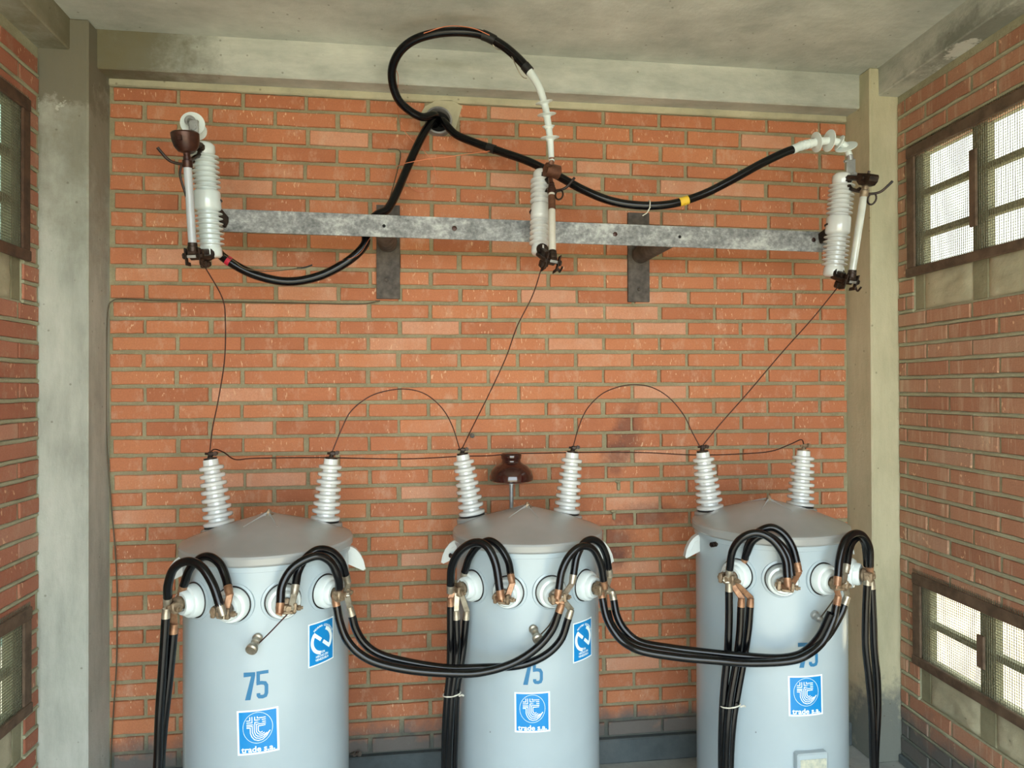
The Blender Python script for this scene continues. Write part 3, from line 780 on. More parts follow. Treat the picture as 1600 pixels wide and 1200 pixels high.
# ------------------------------------------------------------------ crossarm and its wall brackets
pA, pB, pC, pD = at(343, 325.5, -.35), at(1291, 362, -.35), at(343, 370, -.35), at(1291, 388, -.35)
ex = (pB-pA).normalized(); ez = Vector((-ex.z, 0, ex.x)); L = (pB-pA).length; c0 = (pA+pB+pC+pD)/4; hb = .086
cr = empty('steel_crossarm', c0, 'long galvanised steel crossarm running across the brick wall on two brackets', 'crossarm')
mb = MB().cbox(c0, (L, .006, hb), (ex, Y, ez), .001).cbox(c0+ez*(hb/2-.003)+Y*.024, (L, .05, .006), (ex, Y, ez), .001)
obj('angle_bar', mb, M['galv'], cr, smooth=False)
for (x, y, m_) in ((710, 357, 'bronze_red'), (961, 366, 'bronze_red'), (1271, 375, 'bronze_red'), (352, 347, 'red')):
    p = at(x, y, -.353); obj('bolt_head', MB().lathe([(.010, -.002), (.010, .003), (.008, .004)], p, -Y, 6 if x > 900 else 14), M[m_], cr)
for (x, y) in ((600, 353), (1062, 370)):
    p = at(x, y, -.353); obj('hole_shade_disc', MB().lathe([(.0065, -.001), (.0065, .0008)], p, -Y, 14), M['dark'], cr)  # dark disc on the bar face, painted shade instead of an opening
for i, (x0, x1, y0, y1, lab) in enumerate(((588, 625, 320, 467, 'left-hand steel wall bracket with stub pipe, below the black cable'),
                                           (981, 1015, 332, 472, 'right-hand steel wall bracket with slanting stub pipe and a bolt near its foot'))):
    a = at(x0, y0, -.012); b = at(x1, y1, -.012); cc = (a+b)/2
    br = empty('wall_bracket', cc, lab, 'bracket')
    obj('wall_plate', MB().cbox((cc.x, -.006, cc.z), (b.x-a.x, .016, a.z-b.z), ch=.001), M['plate'], br, smooth=False)
    q = at((606, 1000)[i], (380, 398)[i], -.014)
    e_ = Vector((q.x+(.0, .02)[i], -.345, c0.z-.005+(q.x-c0.x)*ex.z))
    q2 = Vector((q.x, -.012, q.z))
    obj('stub_pipe', MB().cyl(q2, e_, .040, 28), M['plate'], br)
    obj('weld_bead', MB().tube([q2+Vector((.043*math.cos(k*.52), 0, .043*math.sin(k*.52))) for k in range(12)], .004, 6, True), M['plate'], br)
    bp = at((604, 998)[i], (438, 452)[i], -.014)
    obj('anchor_bolt', MB().lathe([(.016, -.002), (.016, .002), (.008, .003), (.008, .014), (.005, .015), (.005, .024)], (bp.x, -.014, bp.z), -Y, 16), M['plate'], br)

# pipe sleeve the power cables come through
hc = Vector((HOLE.x, 0, HOLE.z))
ps = empty('pipe_sleeve', hc, 'grey pipe sleeve in the wall where the three thick black cables come out', 'pipe')
obj('sleeve', MB().lathe([(.060, .02), (.060, -.034), (.053, -.036), (.050, -.03), (.050, .018)], hc, Y, 32), M['pvc'], ps)
obj('sleeve_shade_disc', MB().lathe([(.0505, 0), (.0505, .002)], hc-Y*.002, Y, 24), M['dark'], ps)  # dark disc across the pipe, stands in for the shade inside

# ------------------------------------------------------------------ power cables
def pts3(lst, Ys, n=8):
    """pixel points with depths read off a list spread evenly along them"""
    m = len(lst); out = []
    for i, (x, y) in enumerate(lst):
        f = i/(m-1)*(len(Ys)-1); k = min(int(f), len(Ys)-2); out.append(at(x, y, Ys[k]+(Ys[k+1]-Ys[k])*(f-k)))
    return spline(out, n)
def cable(name, pts, r, mat, label, cat, group=None, seg=12, parent=None):
    o = obj(name, MB().tube(pts, r, seg), mat, parent, org=pts[0] if parent is None else None)
    if parent is None: tag(o, label, cat, group)
    return o
def shed(mb, p, ax_, r, rc, th=.004):
    mb.lathe([(rc, -.006), (rc*1.15, -.004), (r*.75, -.0015), (r, 0), (r, th*.4), (r*.7, th), (rc*1.1, th+.003), (rc, th+.005)], p, ax_, 28)
RC = .0172
h0 = Vector((HOLE.x, -.01, HOLE.z))
p1 = [h0+Vector((-.015, .0, -.012)), h0+Vector((-.025, -.05, -.012))]+[at(x, y, d) for x, y, d in ((664, 205, -.09), (650, 232, -.12), (634, 268, -.15), (619, 303, -.20), (605, 327, -.24), (590, 335, -.26), (577, 347, -.275), (571, 362, -.285), (570, 382, -.29), (545, 407, -.30), (500, 431, -.30), (450, 440, -.30), (400, 430, -.31), (362, 411, -.32),
     (338, 390, -.33), (322, 350, -.345), (312, 290, -.35), (303, 235, -.355), (300, 212, -.365))]
s1 = spline(p1, 6)
pc1 = cable('power_cable', s1, RC, M['black'], 'thick black power cable looping down behind the crossarm to the left-hand cutout', 'cable', 'thick black power cables')
q = at(357, 411, -.318); i_ = min(range(len(s1)), key=lambda k: (s1[k]-q).length); tv = (s1[i_+1]-s1[i_-1]).normalized()
obj('red_tape', MB().cyl(s1[i_]-tv*.008, s1[i_]+tv*.008, RC+.001, 16), M['red'], pc1)
i_ = int(i_*.93); 
te = s1[-1]; q = at(298, 190, -.47)
tp1 = spline([te, te+Vector((-.002, -.02, .035)), q+Y*.035, q], 6)
tm = obj('termination', MB().tube(tp1, .017, 14), M['silicone'], pc1)
mb = MB(); shed(mb, q+Y*.02, (q-te+Vector((0, -.08, -.02))).normalized(), .042, .016); shed(mb, q+Y*.055+Z*-.012, (q-te).normalized(), .038, .016)
obj('rain_shed', mb, M['silicone'], tm)
obj('cable_lug', MB().lathe([(.019, 0), (.019, .006), (.012, .008), (.012, .016)], q-Y*.004, -Y, 20).cyl(q-Y*.012, q-Y*.034-Z*.02+X*.014, .010, 12).cbox(q-Y*.036-Z*.034+X*.022, (.034, .008, .055), ch=.004).lathe([(.012, 0), (.012, .008)], q-Y*.040-Z*.036+X*.022, -Y, 6), M['steel'], pc1)
# second cable: big loop under the ceiling to the middle cutout
p2 = [h0+Vector((.0, .0, .008)), h0+Vector((-.02, -.06, .006))]+[at(x, y, d) for x, y, d in ((660, 183, -.12), (640, 173, -.15), (622, 155, -.19), (613, 128, -.24), (614, 102, -.29), (628, 77, -.34), (655, 59, -.38), (700, 50, -.41), (748, 53, -.43), (782, 69, -.44), (808, 90, -.45), (828, 112, -.46))]
s2 = spline(p2, 7)
pc2 = cable('power_cable', s2, RC, M['black'], 'thick black power cable making a big round loop below the ceiling', 'cable', 'thick black power cables')
p2b = [at(x, y, -.46-.01*k) for k, (x, y) in enumerate(((826, 110), (838, 128), (846, 146), (853, 172), (857, 198), (860, 222), (861, 240), (862, 252)))]
s2b = spline(p2b, 7)
tm = obj('termination', MB().tube(s2b, [.0155-.005*k/len(s2b) for k in range(len(s2b))], 16), M['silicone'], pc2)
def nearest(S, p): return min(range(1, len(S)-1), key=lambda k: (S[k]-p).length)
for x, y, rs in ((851, 158, .033), (855, 177, .036), (858, 196, .024), (860, 216, .036)):
    k = nearest(s2b, at(x, y, -.5)); mb = MB(); ax_ = (s2b[k-1]-s2b[k+1]).normalized()
    mb.lathe([(.0135, -.012), (.0145, -.008), (.018, -.005), (rs*.8, -.001), (rs, .0006), (rs, .0022), (.013, .002)], s2b[k], ax_-Y*.30, 28); obj('rain_shed', mb, M['silicone'], tm)
k = 2
obj('black_tape', MB().tube(s2[-4:], RC+.0022, 14), M['rubber'], pc2)
kk = nearest(s2, at(762, 58, -.43)); obj('black_tape', MB().tube(s2[kk-2:kk+3], RC+.0022, 14), M['rubber'], pc2)
# third cable: to the right-hand cutout
p3 = [h0+Vector((.012, .0, -.006)), h0+Vector((.02, -.05, -.016))]+[at(x, y, d) for x, y, d in ((712, 210, -.09), (745, 224, -.13), (785, 238, -.18), (825, 252, -.22), (868, 273, -.26), (912, 297, -.30), (955, 314, -.33), (1000, 321, -.35), (1048, 319, -.36), (1095, 305, -.37), (1140, 283, -.39), (1185, 258, -.41), (1222, 240, -.42), (1240, 233, -.42))]
s3 = spline(p3, 7)
pc3 = cable('power_cable', s3, RC, M['black'], 'thick black power cable sagging to the right, yellow tape on it', 'cable', 'thick black power cables')
k = nearest(s3, at(1070, 315, -.36)); obj('yellow_tape', MB().tube(s3[k-1:k+2], RC+.001, 14).tube([s3[k]+Z*.0, s3[k]-Z*.02-Y*.018], .003, 6), M['yellow'], pc3)
k = nearest(s3, at(770, 232, -.16)); obj('black_tape', MB().tube(s3[k-1:k+2], RC+.002, 14), M['rubber'], pc3)
s3b = spline([at(x, y, d) for x, y, d in ((1238, 234, -.42), (1252, 228, -.42), (1268, 224, -.425), (1282, 221, -.43), (1298, 220, -.435), (1312, 223, -.44), (1322, 230, -.445), (1327, 243, -.45))], 7)
tm = obj('termination', MB().tube(s3b, [.0185-.006*k/len(s3b) for k in range(len(s3b))], 16), M['silicone'], pc3)
mb = MB()
for x in (1252, 1259, 1266):
    k = nearest(s3b, at(x, 226, -.42)); mb.tube([s3b[k-1], s3b[k], s3b[k+1]], .0195, 14)
obj('tape_wrap', mb, M['silicone'], tm)
for x, y, rs, tl in ((1278, 222, .041, -.12), (1296, 219, .044, -.15), (1312, 221, .031, -.1), (1320, 231, .043, -.7)):
    k = nearest(s3b, at(x, y, -.435)); ax_ = ((s3b[k-1]-s3b[k+1]).normalized()+Y*tl-X*.0).normalized()
    mb = MB(); mb.lathe([(.012, -.014), (.016, -.010), (rs*.8, -.002), (rs, .0), (rs, .003), (.013, .006)], s3b[k], ax_, 28); obj('rain_shed', mb, M['silicone'], tm)
lp = at(1329, 262, -.455)
obj('cable_lug', MB().cbox(lp, (.042, .010, .070), (Vector((.98, 0, .12)).normalized(), Y, Z), .003).cyl(lp+Z*.03, lp+Z*.05-X*.003, .012, 12).cyl(lp+Z*.025-X*.028, lp+Z*.025-X*.01, .006, 8), M['steel'], pc3)

# ------------------------------------------------------------------ fuse cutouts
def insulator_profile(L, rs, rc, n=7):
    cap = L*.10; col = L*.19; st = (L-2*cap-col)/(2*n); pr = [(.001, 0), (rc*.9, .001), (rc*1.12, .008), (rc*1.12, cap*.8), (rc, cap)]
    def group(h0_):
        o = []
        for k in range(n):
            h = h0_+k*st; o += [(rc, h), (rc, h+st*.20), (rs*.93, h+st*.36), (rs, h+st*.44), (rs, h+st*.56), (rs*.93, h+st*.66), (rc, h+st*.74)]
        return o
    pr += group(cap); h = cap+n*st
    pr += [(rc, h), (rs*.90, h+.006), (rs*.95, h+.012), (rs*.95, h+col-.012), (rs*.90, h+col-.006), (rc, h+col)]
    pr += group(h+col); pr += [(rc, L-cap), (rc*1.08, L-cap*.8), (rc*1.08, L-.012), (rc*.85, L-.002), (.001, L)]
    return pr
def cutout(label, it, ib, tt, tb, rs, tube_mat, porc, hookside, extra=None, hu=.07, hs=1., hm='bronze_red', hk='bowl'):
    it, ib, tt, tb = Vector(it), Vector(ib), Vector(tt), Vector(tb)
    root = empty('fuse_cutout', ib, label, 'fuse cutout', 'porcelain fuse cutouts on the crossarm')
    ax_ = (it-ib).normalized(); L = (it-ib).length
    ins = obj('insulator', MB().lathe(insulator_profile(L, rs, rs*.72, 5 if extra else 7), ib, ax_, 40), M[porc], root, ang=50)
    fw = (tt+tb-it-ib)/2; fw = (fw-ax_*fw.dot(ax_)).normalized(); sd_ = ax_.cross(fw)
    if sd_.x < 0: sd_ = -sd_
    mid = (it+ib)/2; bar = Vector((max(-.74, min(1.66, mid.x)), -.352, c0.z))
    mb = MB().tube([mid+(sd_*math.cos(k*.3927)-fw*math.sin(k*.3927))*(rs*.98) for k in range(9)], .004, 6)
    bd = (bar-mid); 
    if bd.length > rs: bn = bd.normalized(); bu = (Z-bn*bn.z).normalized(); mb.cbox((mid+bar)/2+bn*rs*.45, ((bd.length-rs*.85), .012, .045), (bn, bu.cross(bn), bu), .002)
    obj('mounting_band', mb, M['bronze'], root)
    # upper contact arm and hood
    ta = (tt-tb).normalized(); top = tt+ta*hu
    a = it-ax_*.012
    mb = MB()
    dirv = (top-a); dn = dirv.normalized(); up = dn.cross(sd_).normalized(); up = up if up.z > 0 else -up
    mb.cbox((a+top)/2-up*.004, (dirv.length+.02, .026, .020), (dn, sd_, up), .004)
    mb.cbox(a+dn*.02-up*.01, (.05, .034, .026), (dn, sd_, up), .006)
    mb.tube(spline([a+dn*.03-up*.014, a+dn*.06-up*.042, a+dn*.085-up*.05, tt+ta*.01], 5), .0075, 8)
    obj('upper_contact_arm', mb, M['bronze'], root, ang=30)
    mb = MB()
    hax = sd_; hp = top+dn*.004
    n = 12; prof = []
    for k in range(n+1):
        g = math.pi*k/n; prof.append((.030*math.cos(g), .010-.038*math.sin(g)*.0-(-.0)))
    poly = [(u*hs, v*hs) for u, v in ((-.034, .014), (.030, .014), (.036, .006), (.036, -.012), (.026, -.026), (.008, -.032), (-.012, -.030), (-.028, -.018), (-.034, -.004))]
    if hk == 'bowl':
        mb.lathe([(.010, -.036*hs), (.020*hs, -.032*hs), (.029*hs, -.020*hs), (.033*hs, -.004*hs), (.034*hs, .012*hs), (.030*hs, .016*hs), (.001, .016*hs)], hp, up, 18)
        mb.cbox(hp+fw*.030*hs-up*.006*hs, (.016, .012, .018), (sd_, fw, up), .002)
    elif hk == 'barrel':
        mb.cyl(hp-sd_*.028, hp+sd_*.028, .026, 22).cyl(hp-sd_*.031, hp+sd_*.031, .010, 10)
    else: mb.prism(poly, (dn, up, sd_), hp, .040*hs)
    mb.cyl(hp+up*.012, hp+up*.026, .005, 8).lathe([(.010, 0), (.010, .006)], hp+sd_*.020-up*.004, sd_, 6).lathe([(.010, 0), (.010, .006)], hp-sd_*.020-up*.004, -sd_, 6)
    mb.cyl(top-up*.03*hs, tt+ta*.02, .0095, 12)
    obj('contact_hood', mb, M[hm], root, ang=30)
    # fuse tube
    Lt = (tt-tb).length
    tu = obj('fuse_tube', MB().lathe([(.0135, 0), (.0135, Lt)], tb, ta, 24), M[tube_mat], root)
    obj('top_ferrule', MB().lathe([(.0145, -.004), (.0165, .0), (.0165, .020), (.013, .023), (.013, .034), (.011, .036), (.011, .046), (.006, .048)], tt-ta*.006, ta, 20), M['bronze_red'] if tube_mat != 'tubeglossy' else M['clamp'], tu)
    obj('bottom_ferrule', MB().lathe([(.0155, -.024), (.0175, -.022), (.0175, -.006), (.0155, -.004), (.0155, .008)], tb+ta*.006, ta, 20), M['bronze'], tu)
    if extra == 'band': obj('brown_band', MB().lathe([(.0139, Lt*.70), (.0139, Lt*.93)], tb, ta, 24), M['bronze_brown'], tu)
    # load-break hooks and pull ring
    out = (fw*.6+X*hookside*.8).normalized()
    mb = MB().tube(spline([tt+ta*.004, tt+ta*.0+out*.030, tt+out*.058+ta*.006, tt+out*.082+ta*.030, tt+out*.092+ta*.042], 6), [.0052]*25, 8)
    mb.tube(spline([tt+ta*.01-fw*.005, tt+ta*.03-fw*.03, tt+ta*.024-fw*.05], 5), .006, 8)
    obj('hook_arm', mb, M['bronze'], tu)
    rc = tt-ta*.020+out*.030
    if hookside > 0: obj('pull_ring', MB().tube([rc+out*(.015*math.cos(k*.3927))+ta*(.022*math.sin(k*.3927)) for k in range(16)], .0036, 8, True), M['bronze'], tu)
    else: obj('hook_lever', MB().tube(spline([tt+out*.020-ta*.004, tt+out*.026-ta*.04, tt+out*.012-ta*.10, tt+out*.004-ta*.135], 5), .0042, 8), M['bronze'], tu)
    # hinge and lower contact
    b0 = ib+ax_*.01; h = tb-ta*.030; dn2 = (h-b0); dl2 = dn2.length; dn2.normalize(); up2 = dn2.cross(sd_).normalized(); up2 = up2 if up2.z > 0 else -up2
    mb = MB()
    mb.lathe([(.024, 0), (.026, .004), (.024, .010)], b0+fw*rs*.55, fw, 16)
    for s_ in (-1, 1):
        mb.cbox(h+sd_*(.024*s_)-up2*.002, (.020, .005, .058), (fw, sd_, up2), .002)
        mb.cbox(h+sd_*(.024*s_)-up2*.026-fw*.008, (.036, .006, .014), (fw, sd_, up2), .002)
    mb.cbox((b0+h)/2-up2*.006, (dl2*.9, .034, .018), (dn2, sd_, up2), .004)
    mb.cbox((b0+h)/2+up2*.012-dn2*.02, (dl2*.45, .022, .022), (dn2, sd_, up2), .004)
    mb.cyl(h-sd_*.034, h+sd_*.034, .0062, 10).lathe([(.011, 0), (.011, .007)], h+sd_*.027, sd_, 6).lathe([(.011, 0), (.011, .007)], h-sd_*.034, sd_, 6)
    mb.cbox(h+ta*.010, (.030, .030, .018), (fw, sd_, ta), .004)
    mb.tube(spline([h+sd_*.03-up2*.02, h+sd_*.034-up2*.036+fw*.012, h+sd_*.034-up2*.022+fw*.026], 4), .004, 6)
    hg = obj('hinge', mb, M['bronze'], root, ang=30)
    obj('hinge_pin_plate', MB().cbox(h+fw*.014-up2*.004, (.004, .030, .010), (fw, sd_, up2), .001), M['steel'], hg)
    cw = b0+dn2*(dl2*.42)-up2*.030
    obj('wire_clamp', MB().cbox(cw, (.030, .024, .028), (dn2, sd_, up2), .004).lathe([(.009, 0), (.009, .008)], cw+sd_*.012, sd_, 6), M['bronze'], root, ang=30)
    return root, cw-up2*.012, a+(top-a)*.45+up*.008
CL, cwL, taL = cutout('white porcelain fuse cutout at left end of the crossarm, smooth grey fuse tube', at(318, 223, -.46), at(330, 403, -.43), at(293, 258, -.60), at(301, 386, -.58), .049, 'tubegrey', 'porcelain_white', -1, None, .088, 1.35)
CM, cwM, taM = cutout('fuse cutout in the middle of the crossarm, cream tube with a brown band', at(845, 267, -.40), at(843, 398, -.47), at(862, 300, -.50), at(863, 398, -.60), .040, 'tubecream', 'porcelain', 1, 'band', .098, 1.0, 'bronze_brown', 'barrel')
CR, cwR, taR = cutout('fuse cutout at right end of the crossarm in front of the corner column', at(1317, 271, -.46), at(1302, 433, -.44), at(1350, 304, -.58), at(1331, 428, -.56), .050, 'tubeglossy', 'porcelain', 1, None, .066, 1.0, 'bronze', 'bar')

# flat lugs that bolt the cable ends to the contact arms
e2 = s2b[-1]
obj('cable_lug', MB().tube([e2+Z*.012, e2-Z*.004, (e2-Z*.004)*.4+taM*.6, taM], [.0115, .010, .009, .008], 10).lathe([(.013, 0), (.013, .007)], taM, Z, 6), M['bronze_brown'], pc2)
b2 = lp-Z*.030
obj('lug_palm', MB().tube([b2, b2*.5+taR*.5, taR], [.010, .009, .009], 10).lathe([(.013, 0), (.013, .007)], taR, Z, 6), M['steel'], pc3)

# ------------------------------------------------------------------ thin high-voltage wires
tips = [p for _, tp, _ in TF for p in tp]      # T1L T1R T2L T2R T3L T3R
def wire(name, a, mids, b, label, r=.0022, mat='wire_dark', group=None, cat='wire', Ys=None):
    n = len(mids)+1; pts = [a]
    for i, m_ in enumerate(mids):
        f = (i+1)/n; yy = a.y+(b.y-a.y)*f
        if Ys: yy += Ys*math.sin(math.pi*f)
        pts.append(at(m_[0], m_[1], yy))
    pts.append(b); s = spline(pts, 7)
    return cable(name, s, r, M[mat], label, cat, group, 7)
G1 = 'thin drop wires below the fuse cutouts'
wire('drop_wire', cwL, [(347, 465), (352, 500), (351, 560), (342, 620), (332, 670)], tips[0], 'thin dark wire from the left-hand cutout down to the leftmost bushing', group=G1)
wire('drop_wire', cwM, [(832, 462), (808, 510), (790, 560), (762, 620), (738, 668)], tips[2], 'thin dark wire from the middle cutout down to the middle transformer', group=G1)
wire('drop_wire', cwR, [(1270, 497), (1220, 553), (1170, 612), (1125, 663)], tips[4], 'thin dark wire slanting from the right-hand cutout to the right-hand transformer', group=G1)
G2 = 'arched jumper wires between transformers'
wire('jumper_wire', tips[1], [(533, 672), (548, 643), (575, 621), (603, 611), (635, 608), (665, 616), (690, 637), (706, 664)], tips[2]-X*.008, 'thin arched wire between the left and middle transformers', group=G2)
wire('jumper_wire', tips[3], [(905, 665), (918, 638), (940, 616), (965, 605), (990, 601), (1018, 605), (1045, 621), (1068, 648), (1082, 676)], tips[4]-X*.008, 'thin arched wire between the middle and right transformers', group=G2)
bus = spline([tips[0]]+[at(x, y, yy) for x, y, yy in ((335, 702, -.40), (350, 707, -.35), (368, 718, -.30), (400, 716, -.28), (500, 715, -.26), (630, 717, -.22), (720, 713, -.15), (765, 712, -.13), (800, 709, -.10), (850, 708, -.14), (900, 707, -.17), (1000, 707, -.24), (1090, 711, -.33), (1160, 709, -.38), (1205, 705, -.42), (1235, 694, -.45), (1252, 687, -.47))]+[tips[5]], 6)
cable('bus_wire', bus, .0024, M['wire_dark'], 'long level dark wire behind the bushings, from leftmost to rightmost', 'wire', seg=7)

# brown pin insulator on its bent pin behind the middle transformer
pc = at(799, 752, -.115)
pi_ = empty('pin_insulator', pc, 'dark brown glazed pin insulator on a steel pin behind the middle transformer', 'insulator')
k = (CD-.115)*1.0/FPX
obj('insulator_bell', MB().lathe([(.001, .018), (.030, .016), (.060, .006), (.082, .0), (.094, .006), (.0955, .020), (.088, .045), (.070, .066), (.048, .078), (.041, .084), (.040, .094), (.044, .100), (.045, .112), (.042, .120), (.036, .123), (.012, .1215), (.001, .1215)], pc-Z*.0, Z, 48), M['porcelain_brown'], pi_, ang=45)
pin = spline([pc+Z*.015, pc-Z*.05, pc-Z*.14, pc-Z*.20+Y*.01, pc-Z*.225+Y*.05, pc-Z*.225+Y*.125], 5)
ip = obj('insulator_pin', MB().tube(pin, .009, 12), M['steel'], pi_)
obj('pin_washer', MB().lathe([(.029, 0), (.029, .003)], pc-Z*.010, Z, 24), M['steel'], ip)

# ------------------------------------------------------------------ low-voltage cables
CLP = [c for _, _, c in TF]
RL = .0130
def lvc(pts2, Ys, label, group, lug_a=None, lug_b=None, a=None, b=None, r=RL, floor=False, n=7):
    m = len(pts2); P3 = []
    for i, (x, y) in enumerate(pts2):
        f = i/(m-1)*(len(Ys)-1); k = min(int(f), len(Ys)-2); P3.append(at(x, y, Ys[k]+(Ys[k+1]-Ys[k])*(f-k)))
    if floor:
        e = P3[-1]; g = (e-P3[-2]).normalized(); P3.append(e+Vector((g.x*.15, -.02, -.22))); e = P3[-1]
        P3.append(Vector((e.x, e.y-.03, .16))); P3.append(Vector((e.x, e.y-.06, .03))); P3.append(Vector((e.x-.04, e.y-.20, .0135)))
    S = spline(P3, n)
    o = obj('low_voltage_cable', MB().tube(S, r, 12), M['black'], org=S[0]); tag(o, label, 'cable', group)
    for lug, p, q, tgt in ((lug_a, S[0], S[1], a), (lug_b, S[-1], S[-2], b)):
        if not lug: continue
        d = (p-q).normalized(); e = p+d*.030
        t = tgt if tgt is not None else e+d*.02
        mb = MB().tube(spline([p-d*.004, p+d*.014, e], 3), [r*.98]*4+[r*.9]*3, 12)
        fl = (t-e); fl = fl if fl.length > .004 else d*.02
        fd = fl.normalized(); sx_ = fd.cross(Y); sx_ = sx_.normalized() if sx_.length > .1 else X
        mb.cbox(e+fl*.5, (fl.length+.012, .020, .006), (fd, sx_, fd.cross(sx_)), .002)
        obj('cable_lug', mb, M[lug], o, ang=35)
    return o
def cyv(t, k): return CLP[t][k].y
def cc(t, k, dx=0, dz=0): return CLP[t][k]+Vector((dx, -.006, dz))
GA = 'short arched jumper cables between tank terminals'; GD = 'cables hanging down beside the tanks'; GS = 'long cables swagged from tank to tank'
# left-hand transformer
y0, y1, y2, y3 = [cyv(0, k) for k in range(4)]
lvc([(262, 934), (263, 912), (272, 888), (292, 877), (314, 885), (332, 912), (344, 947)], [y0-.01, y1-.02], 'left tank, outer left arch, front cable, leftmost terminal to second', GA, 'tinned', 'tinned', cc(0, 0, -.01), cc(0, 1, -.015))
lvc([(287, 915), (296, 890), (312, 873), (328, 870), (344, 882), (353, 903), (356, 916)], [y0+.03, y1+.02], 'left tank, left pair of arches, rear cable ending in a tall copper lug', GA, 'copper', 'copper', cc(0, 0, .01), cc(0, 1, .012))
lvc([(438, 942), (441, 915), (455, 890), (478, 874), (500, 869), (518, 880), (528, 903), (530, 920)], [y2-.01, y3-.01], 'left tank, right pair of arches, lower front cable', GA, 'copper', 'copper', cc(0, 2, -.015), cc(0, 3, -.02))
lvc([(462, 914), (466, 893), (478, 872), (497, 859), (518, 862), (533, 878), (540, 898)], [y2+.03, y3+.03], 'left tank, right pair of arches, upper rear cable', GA, 'tinned', 'tinned', cc(0, 2, .012), cc(0, 3, .015))
lvc([(259, 966), (257, 1000), (253, 1060), (249, 1120), (246, 1198)], [y0-.01, y0-.01], 'left bundle beside the left tank, outermost front cable with bright streak', GD, 'tinned', None, cc(0, 0, -.012), floor=True)
lvc([(271, 990), (268, 1020), (263, 1070), (256, 1130), (250, 1198)], [y0+.012, y0+.012], 'left bundle beside the left tank, cable nearest the tank wall', GD, 'copper', None, cc(0, 0, .006), floor=True)
lvc([(264, 975), (261, 1030), (257, 1080), (253, 1130), (251, 1198)], [y0+.038, y0+.038], 'left bundle beside the left tank, cable hidden at the back of it', GD, None, None, floor=True)
sw1 = [-.81, -.82, -.83]
lvc([(526, 947), (531, 972), (541, 998), (560, 1020), (590, 1036), (640, 1047), (700, 1052), (750, 1051), (800, 1037), (838, 1013), (862, 985), (873, 957)], [y3-.01, -.82, -.82, CLP[1][2].y-.01], 'left-to-middle swag, lower front cable crossing the middle tank', GS, 'copper', 'copper', cc(0, 3, -.02), cc(1, 2, -.015))
lvc([(550, 962), (556, 983), (570, 1006), (595, 1023), (640, 1035), (700, 1044), (755, 1043), (810, 1040), (850, 1025), (876, 1000), (888, 966)], [y3+.01, -.78, -.775, -.80, CLP[1][2].y+.015], 'left-to-middle swag, upper rear cable reaching the lower right of the terminal', GS, 'tinned', 'tinned', cc(0, 3, .015), cc(1, 2, .01))
# middle transformer
y0, y1, y2, y3 = [cyv(1, k) for k in range(4)]
lvc([(704, 914), (706, 886), (718, 862), (740, 848), (760, 853), (774, 880), (781, 922)], [y0-.01, y1-.02], 'middle tank, left pair of arches, larger front cable', GA, 'tinned', 'copper', cc(1, 0, -.012), cc(1, 1, -.02), r=.0142)
lvc([(726, 894), (733, 872), (746, 854), (764, 845), (781, 855), (794, 877), (798, 898)], [y0+.03, y1+.02], 'middle tank, left pair of arches, rear cable with long lug', GA, 'tinned', 'copper', cc(1, 0, .01), cc(1, 1, .014))
lvc([(873, 921), (878, 892), (890, 868), (908, 854), (926, 858), (938, 880), (943, 907)], [y2-.01, y3-.015], 'middle tank, right pair of arches, lower front cable', GA, 'copper', 'copper', cc(1, 2, -.014), cc(1, 3, -.015))
lvc([(896, 898), (901, 870), (912, 849), (925, 843), (938, 850), (947, 868), (951, 889)], [y2+.03, y3+.03], 'middle tank, right pair of arches, upper rear cable', GA, 'tinned', 'tinned', cc(1, 2, .01), cc(1, 3, .012))
lvc([(704, 947), (704, 1000), (703, 1050), (699, 1090), (696, 1140), (695, 1198)], [y0-.01, y0-.01], 'bundle left of the middle tank, outermost cable with bare lug on top', GD, 'copper', None, cc(1, 0, -.012), floor=True)
lvc([(713, 968), (714, 1010), (711, 1050), (706, 1090), (703, 1140), (701, 1198)], [y0-.012, y0-.02], 'bundle left of the middle tank, middle cable', GD, 'tinned', None, cc(1, 0, .002), floor=True)
lvc([(728, 968), (724, 1010), (718, 1050), (713, 1085), (711, 1140), (709, 1198)], [y0+.01, y0+.01], 'bundle left of the middle tank, cable nearest the tank', GD, 'tinned', None, cc(1, 0, .012), floor=True)
a3 = CLP[2][2].y
lvc([(941, 935), (947, 963), (958, 985), (975, 1004), (1005, 1018), (1060, 1027), (1115, 1032), (1170, 1036), (1225, 1034), (1256, 1026), (1284, 1004), (1301, 970), (1307, 945)], [y3-.01, -.80, -.90, -.945, a3-.01], 'middle-to-right swag, lower front cable', GS, 'copper', 'copper', cc(1, 3, -.015), cc(2, 2, -.02))
lvc([(959, 938), (964, 962), (976, 984), (1000, 1003), (1045, 1012), (1100, 1019), (1160, 1025), (1220, 1028), (1258, 1019), (1290, 997), (1312, 962), (1319, 945)], [y3+.01, -.77, -.875, -.92, a3+.015], 'middle-to-right swag, upper rear cable', GS, 'tinned', 'tinned', cc(1, 3, .015), cc(2, 2, .012))
lvc([(949, 955), (955, 975), (972, 996), (1003, 1011), (1055, 1020), (1110, 1026), (1165, 1030), (1222, 1030), (1254, 1020), (1280, 995), (1298, 958)], [y3+.0, -.79, -.865, -.90, a3-.03], 'middle-to-right swag, third cable between the two', GS, None, None)
